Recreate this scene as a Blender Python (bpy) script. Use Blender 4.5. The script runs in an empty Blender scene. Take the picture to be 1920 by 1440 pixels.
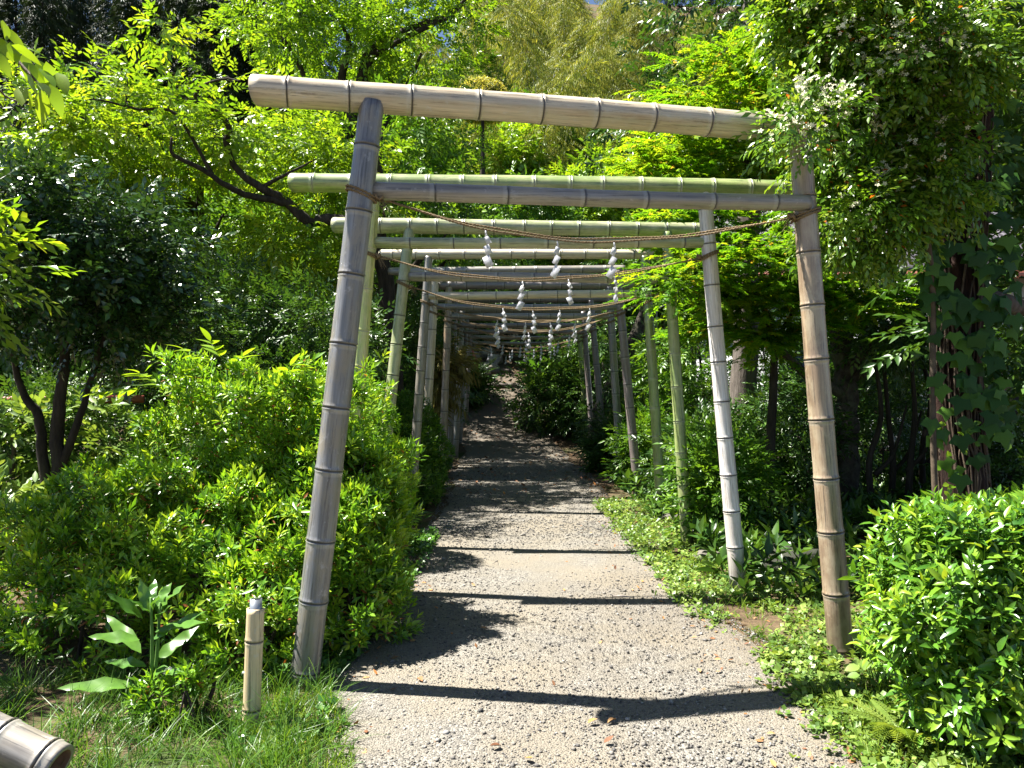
import bpy, math
import numpy as np
from mathutils import Vector, Matrix, Quaternion

# ------------------------------------------------------------------ camera, sky, sun, exposure
SC = bpy.context.scene
COL = SC.collection
F_PX, CAMZ = 1450.0, 1.6                     # focal length in photo pixels (1920 wide), eye height

cam_d = bpy.data.cameras.new('camera')
cam_d.sensor_width = 36.0
cam_d.lens = 36.0 * F_PX / 1920.0
cam_d.clip_start = 0.05
cam_d.clip_end = 2000.0
cam = bpy.data.objects.new('camera', cam_d)
cam.location = (0, 0, CAMZ)
cam.rotation_euler = (math.radians(90), 0, 0)
COL.objects.link(cam)
SC.camera = cam

SUN = Vector((-0.57, 0.105, 1.0)).normalized()          # towards the sun
world = bpy.data.worlds.new('World')
SC.world = world
world.use_nodes = True
wn = world.node_tree.nodes
bgn = wn['Background']
sky = wn.new('ShaderNodeTexSky')
sky.sky_type = 'NISHITA'
sky.sun_disc = False
sky.sun_elevation = math.asin(SUN.z)
sky.sun_rotation = math.atan2(SUN.x, SUN.y)
sky.air_density = 0.6
sky.dust_density = 0.3
world.node_tree.links.new(sky.outputs[0], bgn.inputs[0])
bgn.inputs[1].default_value = 0.05

sun_d = bpy.data.lights.new('sun', 'SUN')
sun_d.energy = 5.0
sun_d.angle = math.radians(0.53)
sun_d.color = (1.0, 0.955, 0.88)
sun = bpy.data.objects.new('sun', sun_d)
sun.rotation_euler = SUN.to_track_quat('Z', 'Y').to_euler()
sun.location = (-10, 5, 20)
COL.objects.link(sun)

SC.view_settings.view_transform = 'Standard'
SC.view_settings.look = 'None'
SC.view_settings.exposure = 2.05
SC.view_settings.gamma = 1.0
SC.view_settings.use_curve_mapping = False
SC.render.engine = 'CYCLES'
cy = SC.cycles
cy.max_bounces = 6
cy.diffuse_bounces = 2
cy.glossy_bounces = 2
cy.transmission_bounces = 4
cy.transparent_max_bounces = 4
cy.caustics_reflective = False
cy.caustics_refractive = False
cy.use_denoising = True
try:
    cy.denoiser = 'OPENIMAGEDENOISE'
except Exception:
    pass

# ------------------------------------------------------------------ helpers
RNG = np.random.default_rng(11)
def U(a, b, n=None): return RNG.uniform(a, b, n)
def at(px, py, d):
    """a point at photo direction (px, py) standing d metres in front of the camera"""
    return np.array([(px - 960.0) / F_PX * d, d, CAMZ - (py - 720.0) / F_PX * d])
def B(px, py, d, rx, ry, rd):
    """an ellipsoid: centre and three radii in metres"""
    c = at(px, py, d)
    return (c[0], c[1], c[2], rx / F_PX * d, rd, ry / F_PX * d)
def nrm(v):
    v = np.asarray(v, float)
    return v / np.maximum(np.linalg.norm(v, axis=-1, keepdims=True), 1e-9)

ORIGIN = {}
def thing(name, label, cat, loc=(0, 0, 0), group=None):
    o = bpy.data.objects.new(name, None)
    o.empty_display_size = 0.1
    COL.objects.link(o)
    o.location = loc
    o['label'] = label
    o['category'] = cat
    if group: o['group'] = group
    ORIGIN[o.name] = np.array(loc, float)
    return o

def mesh_np(name, V, F, mat, attrs=None, smooth=False):
    V = np.asarray(V, np.float32); F = np.asarray(F, np.int32)
    me = bpy.data.meshes.new(name)
    n, k = F.shape
    me.vertices.add(len(V)); me.vertices.foreach_set('co', V.ravel())
    me.loops.add(n * k); me.loops.foreach_set('vertex_index', F.ravel())
    me.polygons.add(n)
    me.polygons.foreach_set('loop_start', np.arange(0, n * k, k, dtype=np.int32))
    try: me.polygons.foreach_set('loop_total', np.full(n, k, np.int32))
    except Exception: pass
    if smooth: me.polygons.foreach_set('use_smooth', np.ones(n, bool))
    for a, val in (attrs or {}).items():
        at_ = me.attributes.new(a, 'FLOAT', 'POINT')
        at_.data.foreach_set('value', np.asarray(val, np.float32))
    me.update(calc_edges=True)
    me.materials.append(mat)
    return me

def part(name, V, F, mat, parent, attrs=None, smooth=False, kind=None):
    V = np.asarray(V, float) - ORIGIN[parent.name]
    o = bpy.data.objects.new(name, mesh_np(name, V, F, mat, attrs, smooth))
    COL.objects.link(o)
    o.parent = parent
    ORIGIN[o.name] = ORIGIN[parent.name]
    if kind: o['kind'] = kind
    return o

def solo(name, V, F, mat, label=None, cat=None, kind=None, group=None, attrs=None, smooth=False, loc=None):
    V = np.asarray(V, float)
    if loc is None: loc = np.array([V[:, 0].mean(), V[:, 1].mean(), V[:, 2].min()]) if kind is None else np.zeros(3)
    o = bpy.data.objects.new(name, mesh_np(name, V - loc, F, mat, attrs, smooth))
    o.location = loc
    COL.objects.link(o)
    ORIGIN[o.name] = np.array(loc, float)
    if label: o['label'] = label
    if cat: o['category'] = cat
    if kind: o['kind'] = kind
    if group: o['group'] = group
    return o

def join(parts):
    Vs, Fs, off = [], [], 0
    for v, f in parts:
        Vs.append(v); Fs.append(np.asarray(f) + off); off += len(v)
    return np.concatenate(Vs), np.concatenate(Fs)

def tube(pts, rad, sides=6, cap=True):
    pts = np.asarray(pts, float); n = len(pts)
    rad = np.broadcast_to(np.asarray(rad, float), (n,))
    t = np.gradient(pts, axis=0); t = nrm(t)
    ref = np.array([0, 0, 1.0]) if abs(t[0, 2]) < 0.9 else np.array([1.0, 0, 0])
    u = nrm(np.cross(t[0], ref)); us = []
    for i in range(n):
        u = u - t[i] * np.dot(u, t[i]); u = nrm(u); us.append(u)
    us = np.array(us); vs = np.cross(t, us)
    a = np.linspace(0, 2 * np.pi, sides, endpoint=False)
    V = pts[:, None] + rad[:, None, None] * (np.cos(a)[None, :, None] * us[:, None] + np.sin(a)[None, :, None] * vs[:, None])
    V = V.reshape(-1, 3)
    i = np.arange(n - 1)[:, None] * sides; j = np.arange(sides)[None]; j2 = (j + 1) % sides
    q = np.stack([i + j, i + j2, i + sides + j2, i + sides + j], -1).reshape(-1, 4)
    F = np.concatenate([q[:, [0, 1, 2]], q[:, [0, 2, 3]]])
    if cap:
        V = np.concatenate([V, pts[:1], pts[-1:]]); c0 = n * sides
        jj = np.arange(sides)
        F = np.concatenate([F, np.stack([np.full(sides, c0), (jj + 1) % sides, jj], -1),
                            np.stack([np.full(sides, c0 + 1), (n - 1) * sides + jj, (n - 1) * sides + (jj + 1) % sides], -1)])
    return V, F

def smooth_path(pts, n=6):
    """Catmull-Rom through control points (any number of columns)"""
    p = np.asarray(pts, float)
    p = np.concatenate([2 * p[:1] - p[1:2], p, 2 * p[-1:] - p[-2:-1]])
    out = []
    for i in range(1, len(p) - 2):
        for t in np.linspace(0, 1, n, endpoint=False):
            a, b, c, d = p[i - 1], p[i], p[i + 1], p[i + 2]
            out.append(0.5 * (2 * b + (c - a) * t + (2 * a - 5 * b + 4 * c - d) * t * t + (3 * b - a - 3 * c + d) * t ** 3))
    out.append(p[-2])
    return np.array(out)

def box(x0, x1, y0, y1, z0, z1):
    V = np.array([[x, y, z] for z in (z0, z1) for y in (y0, y1) for x in (x0, x1)], float)
    F = np.array([[0, 2, 3], [0, 3, 1], [4, 5, 7], [4, 7, 6], [0, 1, 5], [0, 5, 4], [2, 6, 7], [2, 7, 3], [0, 4, 6], [0, 6, 2], [1, 3, 7], [1, 7, 5]])
    return V, F

def fbm(x, y, seed=0, octv=3, f=1.0):
    r = np.random.default_rng(seed); s = np.zeros_like(np.asarray(x, float)); amp = 1.0
    for o in range(octv):
        for k in range(3):
            a = r.uniform(0, 6.28); ph = r.uniform(0, 6.28)
            s = s + amp * np.sin((x * np.cos(a) + y * np.sin(a)) * f * r.uniform(.8, 1.3) + ph) / 3
        amp *= .5; f *= 2.1
    return s

# ------------------------------------------------------------------ materials
def new_mat(name):
    m = bpy.data.materials.new(name); m.use_nodes = True
    nt = m.node_tree
    for n in list(nt.nodes): nt.nodes.remove(n)
    out = nt.nodes.new('ShaderNodeOutputMaterial')
    return m, nt, nt.nodes, nt.links, out
def ramp(nodes, stops, interp='LINEAR'):
    r = nodes.new('ShaderNodeValToRGB'); cr = r.color_ramp; cr.interpolation = interp
    while len(cr.elements) > 1: cr.elements.remove(cr.elements[-1])
    cr.elements[0].position = stops[0][0]; cr.elements[0].color = (*stops[0][1], 1)
    for p, c in stops[1:]:
        e = cr.elements.new(p); e.color = (*c, 1)
    return r
def mixc(nt, a, b, fac, mode='MIX'):
    m = nt.nodes.new('ShaderNodeMix'); m.data_type = 'RGBA'; m.blend_type = mode
    for s, v in ((0, fac), (6, a), (7, b)):
        if hasattr(v, 'is_linked') or isinstance(v, bpy.types.NodeSocket): nt.links.new(v, m.inputs[s])
        else: m.inputs[s].default_value = v if s == 0 else (*v, 1)
    return m.outputs[2]
def math_n(nt, op, a, b=None):
    m = nt.nodes.new('ShaderNodeMath'); m.operation = op
    for i, v in enumerate((a, b)):
        if v is None: continue
        if isinstance(v, bpy.types.NodeSocket): nt.links.new(v, m.inputs[i])
        else: m.inputs[i].default_value = v
    return m.outputs[0]
def noise(nt, vec, scale, detail=3.0, rough=.55):
    n = nt.nodes.new('ShaderNodeTexNoise'); n.inputs['Scale'].default_value = scale
    n.inputs['Detail'].default_value = detail; n.inputs['Roughness'].default_value = rough
    if vec is not None: nt.links.new(vec, n.inputs['Vector'])
    return n
def mapping(nt, scale, coord='Object'):
    t = nt.nodes.new('ShaderNodeTexCoord'); m = nt.nodes.new('ShaderNodeMapping')
    m.inputs['Scale'].default_value = scale
    nt.links.new(t.outputs[coord], m.inputs['Vector'])
    return m.outputs[0]
def attr(nt, name):
    a = nt.nodes.new('ShaderNodeAttribute'); a.attribute_name = name
    return a.outputs['Fac']

def leaf_mat(name, stops, trans=.4, rough=.38, spec=.45, tint=(1.25, 1.15, .55), blotch=0):
    m, nt, N, L, out = new_mat(name)
    stops = [(a_, (min(.8, c_[0] * 1.15), min(.8, c_[1] * 1.03), c_[2] * .85)) for a_, c_ in stops]
    r = ramp(N, stops); L.new(attr(nt, 'rnd'), r.inputs[0])
    col = r.outputs[0]
    if blotch:
        nb = noise(nt, mapping(nt, (1, 1, 1)), blotch, 3.0, .65)
        rb_ = ramp(N, [(.26, (.95, .72, .6)), (.36, (.88, .9, .9)), (.62, (1.12, 1.1, 1.0))]); L.new(nb.outputs[0], rb_.inputs[0])
        col = mixc(nt, col, rb_.outputs[0], 1.0, 'MULTIPLY')
    p = N.new('ShaderNodeBsdfPrincipled')
    L.new(col, p.inputs['Base Color'])
    p.inputs['Roughness'].default_value = rough
    p.inputs['Specular IOR Level'].default_value = spec
    t = N.new('ShaderNodeBsdfTranslucent')
    L.new(mixc(nt, col, tint, 1.0, 'MULTIPLY'), t.inputs[0])
    mx = N.new('ShaderNodeMixShader'); mx.inputs[0].default_value = trans
    L.new(p.outputs[0], mx.inputs[1]); L.new(t.outputs[0], mx.inputs[2])
    L.new(mx.outputs[0], out.inputs[0])
    return m

def plain_mat(name, ca, cb, scale=(3, 3, 3), nscale=4.0, rough=.8, bump=.3, bdist=.02, spec=.3, metal=0.0):
    m, nt, N, L, out = new_mat(name)
    vec = mapping(nt, scale)
    n = noise(nt, vec, nscale, 5.0, .6)
    r = ramp(N, [(.3, ca), (.7, cb)]); L.new(n.outputs[0], r.inputs[0])
    p = N.new('ShaderNodeBsdfPrincipled')
    L.new(r.outputs[0], p.inputs['Base Color'])
    p.inputs['Roughness'].default_value = rough
    p.inputs['Specular IOR Level'].default_value = spec
    p.inputs['Metallic'].default_value = metal
    if bump:
        b = N.new('ShaderNodeBump'); b.inputs['Strength'].default_value = bump; b.inputs['Distance'].default_value = bdist
        L.new(noise(nt, vec, nscale * 3, 5.0, .65).outputs[0], b.inputs['Height']); L.new(b.outputs[0], p.inputs['Normal'])
    L.new(p.outputs[0], out.inputs[0])
    return m

def bamboo_mat(name, ca, cb, cc, stain, node_c=(.025, .02, .015), wax=(.55, .55, .48), rough=.36):
    """streaky culm: ca/cb along the grain, cc blotches, dark scar at each node, pale wax under it"""
    m, nt, N, L, out = new_mat(name)
    ca, cb, cc = (tuple(min(.75, x * 1.75) for x in c_) for c_ in (ca, cb, cc))
    v1 = mapping(nt, (9, 9, .55)); n1 = noise(nt, v1, 2.2, 4.0, .6)
    r1 = ramp(N, [(.34, ca), (.66, cb)]); L.new(n1.outputs[0], r1.inputs[0])
    v2 = mapping(nt, (60, 60, 1.6)); n2 = noise(nt, v2, 2.0, 3.0, .6)
    r2 = ramp(N, [(.3, (.62, .61, .60)), (.62, (1.12, 1.12, 1.12))]); L.new(n2.outputs[0], r2.inputs[0])
    c = mixc(nt, r1.outputs[0], r2.outputs[0], .8, 'MULTIPLY')
    v3 = mapping(nt, (5, 5, 2.4)); n3 = noise(nt, v3, 1.7, 5.0, .7)
    r3 = ramp(N, [(.45, (0, 0, 0)), (.60, (1, 1, 1))]); L.new(n3.outputs[0], r3.inputs[0])
    c = mixc(nt, c, cc, math_n(nt, 'MULTIPLY', r3.outputs[0], stain))
    v4 = mapping(nt, (40, 40, 9)); n4 = noise(nt, v4, 2.6, 4.0, .7)
    r4 = ramp(N, [(.66, (0, 0, 0)), (.74, (1, 1, 1))]); L.new(n4.outputs[0], r4.inputs[0])
    c = mixc(nt, c, tuple(x * .35 for x in cb), math_n(nt, 'MULTIPLY', r4.outputs[0], .55))
    v5 = mapping(nt, (26, 26, 1.1)); n5 = noise(nt, v5, 2.4, 6.0, .75)
    r5 = ramp(N, [(.555, (0, 0, 0)), (.61, (1, 1, 1))]); L.new(n5.outputs[0], r5.inputs[0])
    c = mixc(nt, c, tuple(x * .3 for x in cb), math_n(nt, 'MULTIPLY', r5.outputs[0], .7))
    v6 = mapping(nt, (7, 7, 5)); n6 = noise(nt, v6, 3.0, 6.0, .75)
    r6 = ramp(N, [(.58, (0, 0, 0)), (.70, (1, 1, 1))]); L.new(n6.outputs[0], r6.inputs[0])
    c = mixc(nt, c, tuple(min(.5, x * 1.5 + .04) for x in ca), math_n(nt, 'MULTIPLY', r6.outputs[0], .55))
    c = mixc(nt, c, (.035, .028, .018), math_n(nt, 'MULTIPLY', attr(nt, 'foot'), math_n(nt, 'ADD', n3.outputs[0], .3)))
    c = mixc(nt, c, wax, math_n(nt, 'MULTIPLY', attr(nt, 'wax'), .22))
    c = mixc(nt, c, node_c, math_n(nt, 'MULTIPLY', attr(nt, 'node'), .92))
    p = N.new('ShaderNodeBsdfPrincipled'); L.new(c, p.inputs['Base Color'])
    rr = N.new('ShaderNodeMapRange'); L.new(n3.outputs[0], rr.inputs[0])
    rr.inputs[3].default_value = rough - .08; rr.inputs[4].default_value = rough + .22
    L.new(rr.outputs[0], p.inputs['Roughness'])
    p.inputs['Specular IOR Level'].default_value = .9
    p.inputs['Coat Weight'].default_value = .25; p.inputs['Coat Roughness'].default_value = .3
    b = N.new('ShaderNodeBump'); b.inputs['Strength'].default_value = .12; b.inputs['Distance'].default_value = .004
    L.new(n2.outputs[0], b.inputs['Height']); L.new(b.outputs[0], p.inputs['Normal'])
    L.new(p.outputs[0], out.inputs[0])
    return m

def bark_mat(name, ca, cb, stretch=(6, 6, 1.2), bump=.8, moss=None):
    m, nt, N, L, out = new_mat(name)
    v = mapping(nt, stretch); n = noise(nt, v, 3.0, 6.0, .65)
    r = ramp(N, [(.3, ca), (.7, cb)]); L.new(n.outputs[0], r.inputs[0])
    c = r.outputs[0]
    if moss:
        v2 = mapping(nt, (2, 2, 2)); n2 = noise(nt, v2, 2.0, 5.0, .7)
        r2 = ramp(N, [(.5, (0, 0, 0)), (.62, (1, 1, 1))]); L.new(n2.outputs[0], r2.inputs[0])
        c = mixc(nt, c, moss, r2.outputs[0])
    p = N.new('ShaderNodeBsdfPrincipled'); L.new(c, p.inputs['Base Color'])
    p.inputs['Roughness'].default_value = .9; p.inputs['Specular IOR Level'].default_value = .2
    b = N.new('ShaderNodeBump'); b.inputs['Strength'].default_value = bump; b.inputs['Distance'].default_value = .03
    L.new(n.outputs[0], b.inputs['Height']); L.new(b.outputs[0], p.inputs['Normal'])
    L.new(p.outputs[0], out.inputs[0])
    return m

def ramp_attr_mat(name, stops, rough=.8, spec=.3, trans=0.0):
    if trans: return leaf_mat(name, stops, trans, rough, spec, (1, 1, 1))
    m, nt, N, L, out = new_mat(name)
    r = ramp(N, stops); L.new(attr(nt, 'rnd'), r.inputs[0])
    n = noise(nt, mapping(nt, (1, 1, 1)), 120, 3.0)
    r2 = ramp(N, [(.3, (.75, .75, .75)), (.7, (1.1, 1.1, 1.1))]); L.new(n.outputs[0], r2.inputs[0])
    p = N.new('ShaderNodeBsdfPrincipled'); L.new(mixc(nt, r.outputs[0], r2.outputs[0], 1.0, 'MULTIPLY'), p.inputs['Base Color'])
    p.inputs['Roughness'].default_value = rough; p.inputs['Specular IOR Level'].default_value = spec
    L.new(p.outputs[0], out.inputs[0])
    return m

M = {}
M['fresh'] = leaf_mat('fresh_leaf', [(0, (.045, .13, .012)), (.35, (.11, .25, .016)), (.75, (.22, .38, .022)), (1, (.34, .45, .04))], .48, .32, .7)
M['green'] = leaf_mat('green_leaf', [(0, (.025, .085, .014)), (.5, (.06, .17, .016)), (1, (.14, .28, .025))], .42, .4, .45)
M['dark'] = leaf_mat('dark_glossy_leaf', [(0, (.012, .04, .012)), (.55, (.026, .075, .02)), (.93, (.05, .12, .025)), (.975, (.05, .12, .025)), (.985, (.32, .17, .02)), (1, (.36, .06, .02))], .18, .24, .8)
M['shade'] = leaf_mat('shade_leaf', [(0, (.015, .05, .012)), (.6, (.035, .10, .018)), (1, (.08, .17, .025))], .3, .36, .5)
M['azalea'] = leaf_mat('azalea_leaf', [(0, (.035, .11, .015)), (.3, (.09, .25, .02)), (.7, (.195, .40, .028)), (.955, (.29, .46, .04)), (.985, (.29, .46, .04)), (.992, (.22, .12, .03)), (1, (.24, .09, .03))], .42, .32, .6, blotch=60)
M['privet'] = leaf_mat('privet_leaf', [(0, (.03, .11, .02)), (.4, (.08, .22, .025)), (.85, (.19, .36, .035)), (1, (.30, .42, .05))], .36, .27, .6, blotch=25)
M['maple'] = leaf_mat('maple_leaf', [(0, (.04, .16, .012)), (.45, (.095, .26, .014)), (.8, (.19, .37, .016)), (.97, (.31, .43, .025)), (1, (.42, .33, .06))], .58, .45, .35)
M['jasmine'] = leaf_mat('jasmine_leaf', [(0, (.03, .10, .014)), (.4, (.085, .21, .02)), (.85, (.13, .27, .025)), (.985, (.24, .36, .05)), (.995, (.4, .17, .03)), (1, (.4, .12, .02))], .50, .28, .7)
M['petal'] = leaf_mat('white_petal', [(0, (.72, .72, .6)), (1, (.8, .8, .74))], .3, .6, .2, (1, 1, .9))
M['ivy'] = leaf_mat('ivy_leaf', [(0, (.014, .055, .012)), (.6, (.034, .11, .018)), (1, (.08, .2, .025))], .35, .5, .25, blotch=25)
M['bamboo_leaf'] = leaf_mat('bamboo_leaf', [(0, (.08, .14, .03)), (.4, (.18, .25, .045)), (.75, (.32, .36, .07)), (1, (.50, .47, .12))], .45, .5, .35, (1.1, 1.05, .6))
M['needle'] = leaf_mat('conifer_needle', [(0, (.008, .02, .01)), (1, (.028, .055, .02))], .12, .6, .25)
M['ground_leaf'] = leaf_mat('ground_leaf', [(0, (.05, .12, .03)), (.5, (.12, .23, .05)), (1, (.24, .36, .09))], .36, .4, .4)
M['grass'] = leaf_mat('grass_blade', [(0, (.03, .10, .015)), (.5, (.09, .21, .025)), (1, (.22, .33, .05))], .42, .4, .4)
M['weed'] = leaf_mat('broad_weed_leaf', [(0, (.035, .12, .03)), (.6, (.07, .19, .035)), (1, (.11, .25, .045))], .32, .3, .6, blotch=25)
M['wither'] = leaf_mat('withered_leaf', [(0, (.11, .10, .035)), (.6, (.2, .2, .07)), (1, (.3, .27, .11))], .35, .6, .2, (1, 1, .8))
M['fern'] = leaf_mat('fern_leaf', [(0, (.10, .22, .04)), (1, (.24, .34, .08))], .45, .5, .3)
M['litter'] = ramp_attr_mat('dead_leaf', [(0, (.12, .05, .025)), (.4, (.25, .12, .05)), (.75, (.36, .21, .09)), (1, (.42, .16, .04))], .7)
M['pebble'] = ramp_attr_mat('pebble', [(0, (.075, .072, .07)), (.25, (.13, .122, .112)), (.55, (.175, .162, .14)), (.85, (.225, .21, .183)), (1, (.32, .31, .29))], .75)
M['bark_dark'] = bark_mat('dark_bark', (.018, .014, .011), (.06, .048, .038))
M['bark_grey'] = bark_mat('grey_bark', (.06, .05, .042), (.17, .145, .125))
M['bark_moss'] = bark_mat('mossy_bark', (.02, .016, .012), (.10, .085, .07), (5, 5, 3), 1.0, (.10, .105, .07))
M['bark_red'] = bark_mat('reddish_fibrous_bark', (.008, .005, .004), (.04, .02, .0145), (9, 9, 1.6), 1.0)
M['bark_pale'] = bark_mat('pale_bark', (.20, .17, .15), (.42, .37, .33), (5, 5, 3), .7)
M['stem'] = plain_mat('green_stem', (.06, .14, .03), (.13, .24, .05), rough=.6, bump=.1)
M['twig'] = plain_mat('twig', (.05, .035, .025), (.12, .09, .06), rough=.8, bump=.3)
M['rope'] = plain_mat('straw_rope', (.12, .08, .04), (.27, .20, .115), (60, 60, 60), 3.0, .85, .5, .002)
M['paper'] = leaf_mat('white_paper', [(0, (.76, .84, .98)), (1, (.78, .86, 1.0))], .55, .8, .1, (1, 1, 1))
M['rock'] = plain_mat('rock', (.07, .065, .052), (.15, .14, .115), (2, 2, 2), 3.0, .85, .6, .03)
M['rock_dark'] = plain_mat('mossy_rock', (.018, .02, .014), (.05, .055, .036), (2, 2, 2), 2.5, .9, .6, .03)
M['bank'] = plain_mat('pale_bank_stone', (.22, .19, .14), (.46, .41, .33), (2, 2, 2), 3.0, .9, .6, .03)
M['plaster'] = plain_mat('white_plaster', (.45, .46, .48), (.56, .57, .58), rough=.9, bump=.1)
M['roof'] = plain_mat('grey_roof_tile', (.06, .055, .066), (.10, .09, .105), rough=.7, bump=.1)
M['eave'] = plain_mat('red_eave_board', (.30, .10, .075), (.42, .17, .12), rough=.6, bump=.1)
M['wood'] = plain_mat('dark_wood', (.05, .035, .025), (.10, .07, .05), (12, 12, 1), rough=.7)
M['glass'] = plain_mat('dark_window_glass', (.03, .035, .04), (.05, .055, .06), rough=.08, bump=0, spec=.6)
M['rail'] = plain_mat('red_painted_rail', (.34, .085, .06), (.45, .14, .105), rough=.5, bump=.1)
M['zinc'] = plain_mat('zinc_pipe', (.30, .32, .34), (.45, .47, .5), rough=.4, bump=.1, metal=.7)
M['hollow'] = plain_mat('bamboo_inside', (.12, .06, .04), (.26, .15, .09), rough=.9)

# bamboo looks, all weathered differently
M['b_slate'] = bamboo_mat('slate_weathered_bamboo', (.135, .137, .142), (.054, .053, .054), (.125, .108, .075), .75, rough=.34)
M['b_tan'] = bamboo_mat('tan_bamboo', (.375, .325, .235), (.235, .185, .12), (.26, .25, .19), .5, rough=.3)
M['b_brown'] = bamboo_mat('brown_bamboo', (.20, .145, .092), (.095, .066, .043), (.24, .205, .14), .55, rough=.34)
M['b_grey'] = bamboo_mat('grey_bamboo', (.168, .156, .138), (.09, .082, .073), (.15, .13, .095), .6, rough=.36)
M['b_pale'] = bamboo_mat('pale_bamboo', (.46, .43, .42), (.29, .255, .24), (.35, .31, .26), .5, rough=.36)
M['b_olive'] = bamboo_mat('olive_bamboo', (.20, .22, .105), (.12, .135, .07), (.27, .25, .17), .5, wax=(.6, .62, .5), rough=.32)
M['b_green'] = bamboo_mat('green_bamboo', (.155, .20, .06), (.10, .135, .045), (.24, .235, .12), .45, node_c=(.32, .33, .24), wax=(.55, .6, .45), rough=.32)
M['b_lime'] = bamboo_mat('yellow_green_bamboo', (.32, .34, .11), (.20, .23, .06), (.34, .28, .17), .55, node_c=(.4, .4, .28), rough=.32)
M['b_plum'] = bamboo_mat('purplish_grey_bamboo', (.14, .118, .115), (.075, .06, .058), (.12, .105, .085), .6, rough=.36)
M['b_cut'] = bamboo_mat('fresh_cut_bamboo', (.36, .285, .165), (.29, .22, .125), (.33, .27, .17), .4, rough=.5)

# ------------------------------------------------------------------ terrain height
def height(x, y):
    x = np.asarray(x, float); y = np.asarray(y, float)
    s = .34 + .42 / (1 + np.exp(-(x + 7) / 2.5))                 # the hill is steeper behind the gates than on the left
    y0 = 21.5 + 3.0 / (1 + np.exp(-(x - 5) / 1.2)) * 2.2 + np.clip(-x - 6, 0, 12) * .4
    t = y - y0
    soft = np.where(t > 6, t, np.where(t < -6, 0, (t + 6) ** 2 / 24))
    h = s * np.minimum(soft, 60)
    d = np.abs(x - 0.2)
    h = h + .10 * np.clip((d - 1.8) / 2, 0, 1) * (1 + .6 * fbm(x, y, 3, 3, .9)) * np.clip((y - 2) / 2, 0, 1)
    return h
def hz(x, y): return float(height(x, y))
EDGE_L = np.array([[0, -.55], [3.2, -.72], [4.1, -.98], [5, -.92], [7, -.82], [10, -.86], [15, -1.05], [19, -1.15], [22, -1.45], [25, -1.7], [28, -1.9], [32, -2.2]])
EDGE_R = np.array([[0, 1.45], [3.2, 1.5], [4.3, 1.54], [5.4, 1.38], [7.2, 1.32], [9.7, 1.25], [15.5, 1.3], [19, 1.0], [22, .45], [25, -.25], [28, -.7], [32, -1.1]])
def edge_l(y): return np.interp(y, EDGE_L[:, 0], EDGE_L[:, 1])
def edge_r(y): return np.interp(y, EDGE_R[:, 0], EDGE_R[:, 1])

def grid_mesh(xs, ys, zf):
    X, Y = np.meshgrid(xs, ys)
    V = np.stack([X, Y, zf(X, Y)], -1).reshape(-1, 3)
    nx, ny = len(xs), len(ys)
    i = np.arange(ny - 1)[:, None] * nx; j = np.arange(nx - 1)[None]
    a = (i + j).ravel()
    F = np.concatenate([np.stack([a, a + 1, a + nx + 1], -1), np.stack([a, a + nx + 1, a + nx], -1)])
    return V, F
def spaced(a, fine0, fine1, b, n, step):
    return np.concatenate([np.linspace(a, fine0, n, endpoint=False), np.arange(fine0, fine1, step), np.linspace(fine1, b, n)])

# ground material: earth, moss and litter
m, nt, N, L, out = new_mat('forest_earth')
v = mapping(nt, (1, 1, 1)); n1 = noise(nt, v, 1.1, 5.0, .6); n2 = noise(nt, v, 22.0, 5.0, .7)
r1 = ramp(N, [(.35, (.075, .055, .038)), (.5, (.12, .09, .06)), (.65, (.05, .075, .025))]); L.new(n1.outputs[0], r1.inputs[0])
r2 = ramp(N, [(.3, (.5, .48, .45)), (.7, (1.35, 1.25, 1.1))]); L.new(n2.outputs[0], r2.inputs[0])
p = N.new('ShaderNodeBsdfPrincipled'); L.new(mixc(nt, r1.outputs[0], r2.outputs[0], 1.0, 'MULTIPLY'), p.inputs['Base Color'])
p.inputs['Roughness'].default_value = .95; p.inputs['Specular IOR Level'].default_value = .15
b = N.new('ShaderNodeBump'); b.inputs['Strength'].default_value = .8; b.inputs['Distance'].default_value = .03
L.new(n2.outputs[0], b.inputs['Height']); L.new(b.outputs[0], p.inputs['Normal']); L.new(p.outputs[0], out.inputs[0])
M['earth'] = m

# gravel: two sizes of crushed stone with sand between
m, nt, N, L, out = new_mat('gravel')
v = mapping(nt, (1, 1, 1))
def vor(scale):
    t = N.new('ShaderNodeTexVoronoi'); t.inputs['Scale'].default_value = scale; t.inputs['Randomness'].default_value = 1.0
    L.new(v, t.inputs['Vector']); return t
va, vb = vor(95.0), vor(190.0)
sep = N.new('ShaderNodeSeparateColor'); L.new(va.outputs['Color'], sep.inputs[0])
sep2 = N.new('ShaderNodeSeparateColor'); L.new(vb.outputs['Color'], sep2.inputs[0])
ra = ramp(N, [(0, (.095, .09, .082)), (.3, (.155, .145, .126)), (.7, (.212, .197, .168)), (1, (.285, .27, .237))]); L.new(sep.outputs[0], ra.inputs[0])
rb = ramp(N, [(0, (.105, .095, .078)), (.5, (.188, .17, .136)), (1, (.255, .233, .193))]); L.new(sep2.outputs[0], rb.inputs[0])
nz = noise(nt, v, 2.3, 4.0, .6)
rn = ramp(N, [(.42, (0, 0, 0)), (.6, (1, 1, 1))]); L.new(nz.outputs[0], rn.inputs[0])
c = mixc(nt, ra.outputs[0], rb.outputs[0], rn.outputs[0])
nsand = noise(nt, v, .9, 3.0, .6)
rs = ramp(N, [(.44, (0, 0, 0)), (.62, (1, 1, 1))]); L.new(nsand.outputs[0], rs.inputs[0])
c = mixc(nt, c, (.21, .183, .138), math_n(nt, 'MULTIPLY', rs.outputs[0], .75))
c = mixc(nt, c, (.10, .075, .05), attr(nt, 'soil_shade'))
p = N.new('ShaderNodeBsdfPrincipled'); L.new(c, p.inputs['Base Color']); p.inputs['Roughness'].default_value = .85
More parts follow.
